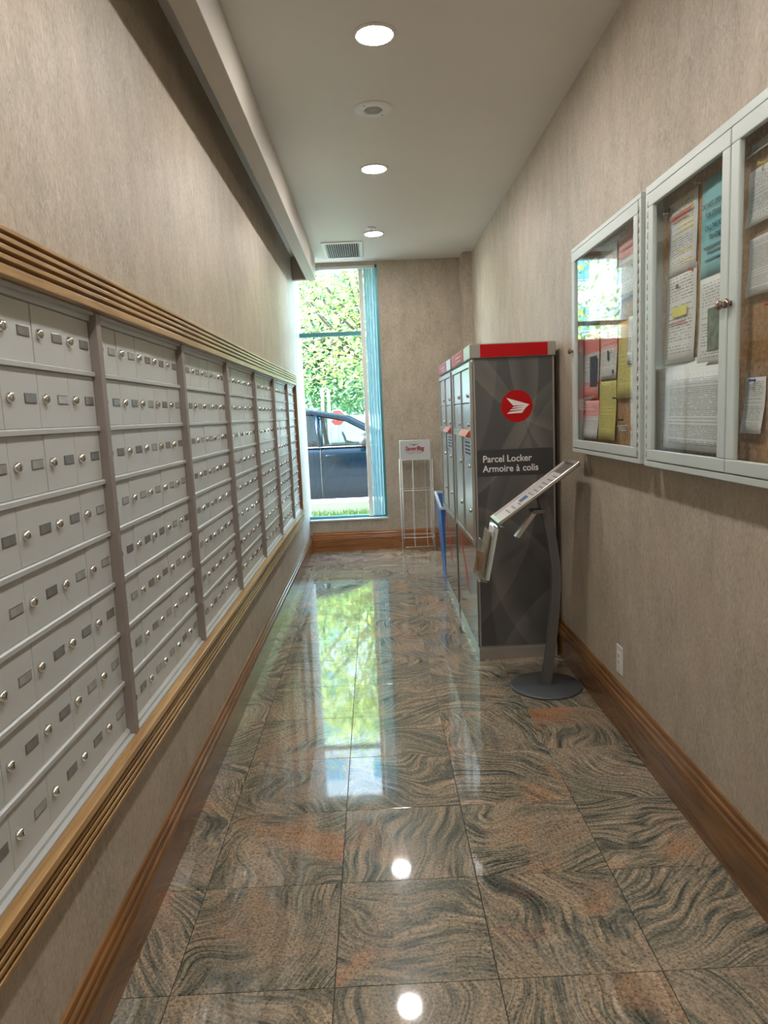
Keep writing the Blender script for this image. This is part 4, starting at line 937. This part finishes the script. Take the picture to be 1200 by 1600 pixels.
for k in range(40):
    x = -1.02 + k*0.13
    if fb is None:
        bm = BM(); box(bm, x, x+0.118, 26.5, 26.53, GZ+0.02, 1.50, 0.004); fb = obj('board', bm, plain('fence_pale_wood', (0.62, 0.60, 0.56), 0.8, var=0.1), fe)
        base_ = wloc(fb)
    else: inst('board', fb, base_ + Vector((0.13*k, 0, 0)), fe)
for z in (0.3, 1.25):
    bm = BM(); box(bm, -1.02, 4.2, 26.53, 26.57, z, z+0.09); obj('rail', bm, MATS['fence_pale_wood'], fe)

# ------------------------------------------------------------------ trees
def leaf_mat(name, a, b, tr):
    m, t, p, o = newmat(name); oi = N(t, 'NewGeometry')
    r = ramp(t, oi.outputs['Random Per Island'], [(0.0, a), (1.0, b)]); L(t, r.outputs[0], p.inputs['Base Color']); p.inputs['Roughness'].default_value = 0.5
    tl = N(t, 'BsdfTranslucent'); L(t, mixc(t, 1.0, r.outputs[0], tr, 'MULTIPLY'), tl.inputs[0])
    mx = N(t, 'MixShader'); mx.inputs[0].default_value = 0.5; L(t, p.outputs[0], mx.inputs[1]); L(t, tl.outputs[0], mx.inputs[2]); L(t, mx.outputs[0], o.inputs[0]); return m
M_leafA = leaf_mat('leaf_bright', (0.05, 0.14, 0.07), (0.47, 0.52, 0.17), (1.15, 1.2, 0.85))
M_leafB = leaf_mat('leaf_mid', (0.03, 0.10, 0.06), (0.24, 0.36, 0.18), (1.0, 1.15, 0.9))
M_leafC = leaf_mat('leaf_dark', (0.03, 0.10, 0.06), (0.10, 0.22, 0.13), (1.0, 1.2, 0.9))
M_bark = plain('bark', (0.10, 0.085, 0.07), 0.9, var=0.3, scale=12)
def tree(label, base, height, crown, n, lm, seed, ls=0.09, clumps=60, lean=0.0, layered=0.35, low=0.0):
    rg = random.Random(seed); bx_, by_, bz_ = base
    root = thing('tree', label, 'tree', base, 'trees across the street')
    rx, ry, rz, cz = crown
    bm = BM(); tp = (bx_+lean, by_, bz_+cz)
    tube(bm, [(bx_, by_, bz_), (bx_+lean*0.3, by_, bz_+cz*0.4), (bx_+lean*0.7, by_, bz_+cz*0.8), (bx_+lean, by_, bz_+cz+rz*0.5)], [0.16, 0.13, 0.09, 0.04], 8); obj('trunk', bm, M_bark, root)
    cl = []
    for i in range(clumps):
        while True:
            a, b, c = rg.uniform(-1, 1), rg.uniform(-1, 1), rg.uniform(-1, 1)
            if 0.15 < a*a+b*b+c*c < 1: break
        cl.append((bx_+lean+a*rx, by_+b*ry, bz_+cz+c*rz))
    for c in cl[::4] + sorted(cl, key=lambda q: q[1])[:12]:
        bm = BM(); s = (bx_+lean*0.7, by_, bz_+cz*rg.uniform(0.55, 0.95)); mid = tuple((s[k]+c[k])/2 + rg.uniform(-.15, .15) for k in range(3))
        tube(bm, [s, mid, c], [0.05, 0.035, 0.014], 5); obj('branch', bm, M_bark, root)
    V, F = [], []
    for i in range(n):
        c = cl[rg.randrange(clumps)]; s = 0.42*max(rx, rz)**0.5
        p = (c[0]+rg.gauss(0, s), c[1]+rg.gauss(0, s), max(bz_+0.45, c[2]+rg.gauss(0, s*layered)))
        a = rg.uniform(0, 2*PI); el = rg.gauss(0, 0.5); l = ls*rg.uniform(0.6, 1.4); wd = l*0.42
        d = Vector((math.cos(a)*math.cos(el), math.sin(a)*math.cos(el), math.sin(el))); sd_ = d.cross(Vector((rg.uniform(-.6, .6), rg.uniform(-.6, .6), 1))).normalized()*wd
        P_ = Vector(p); k = len(V); V += [P_-d*l, P_+sd_, P_+d*l, P_-sd_]; F.append((k, k+1, k+2, k+3))
    me = bpy.data.meshes.new('foliage'); me.from_pydata([tuple(Vector(v)-Vector(base)) for v in V], [], F); me.materials.append(lm)
    o = bpy.data.objects.new('foliage', me); COL.objects.link(o); o.parent = root; o['kind'] = 'stuff'
    return root
tree('bright yellow-green tree nearest the window', (0.75, 16.5, GZ+0.03), 7, (3.0, 1.6, 2.1, 4.3), 17000, M_leafA, 11, 0.075, 70, lean=-0.9)
tree('yellow-green tree to the left, across the street', (-8.4, 19.0, GZ+0.03), 8, (3.0, 2.0, 2.3, 4.7), 18000, M_leafA, 12, 0.09, 60)
tree('mid green tree behind the street posts', (-2.2, 32.0, GZ+0.03), 9, (4.6, 2.0, 3.4, 5.2), 24000, M_leafB, 13, 0.14, 70)
tree('dark green low tree behind the fence', (3.2, 41.0, GZ+0.01), 6, (6.0, 2.0, 2.2, 3.4), 16000, M_leafC, 14, 0.18, 60)
tree('dark green low tree left of the street posts', (-17.5, 34.0, GZ+0.03), 6, (4.0, 2.0, 2.2, 3.6), 14000, M_leafC, 15, 0.16, 50)

# ------------------------------------------------------------------ pale building far behind the trees
bd_ = thing('far_building', 'pale tall building with blue windows far behind the trees', 'building', (-6, 48, GZ))
bm = BM(); box(bm, -26, 14, 48, 60, GZ+0.001, 30); obj('wall', bm, plain('pale_render', (0.62, 0.60, 0.62), 0.8, var=0.04, scale=1), bd_)
M_bwin = plain('far_window_glass', (0.10, 0.32, 0.42), 0.1); wsrc = None; psrc_ = None
for i in range(10):
    for j in range(8):
        x, z = -24 + i*3.8, 3.0 + j*3.3
        if wsrc is None:
            bm = BM(); box(bm, x, x+1.9, 47.93, 48.0, z, z+1.7); wsrc = obj('window', bm, M_trimwhite, bd_); w0 = wloc(wsrc).copy()
            bm = BM(); box(bm, x+0.1, x+0.92, 47.90, 47.94, z+0.1, z+1.6); psrc_ = obj('pane', bm, M_bwin, wsrc); p0 = wloc(psrc_).copy()
            inst('pane', psrc_, p0+Vector((0.88, 0, 0)), wsrc)
        else:
            dv = Vector((i*3.8, 0, j*3.3)); wn_ = inst('window', wsrc, w0+dv, bd_); inst('pane', psrc_, p0+dv, wn_); inst('pane', psrc_, p0+dv+Vector((0.88, 0, 0)), wn_)
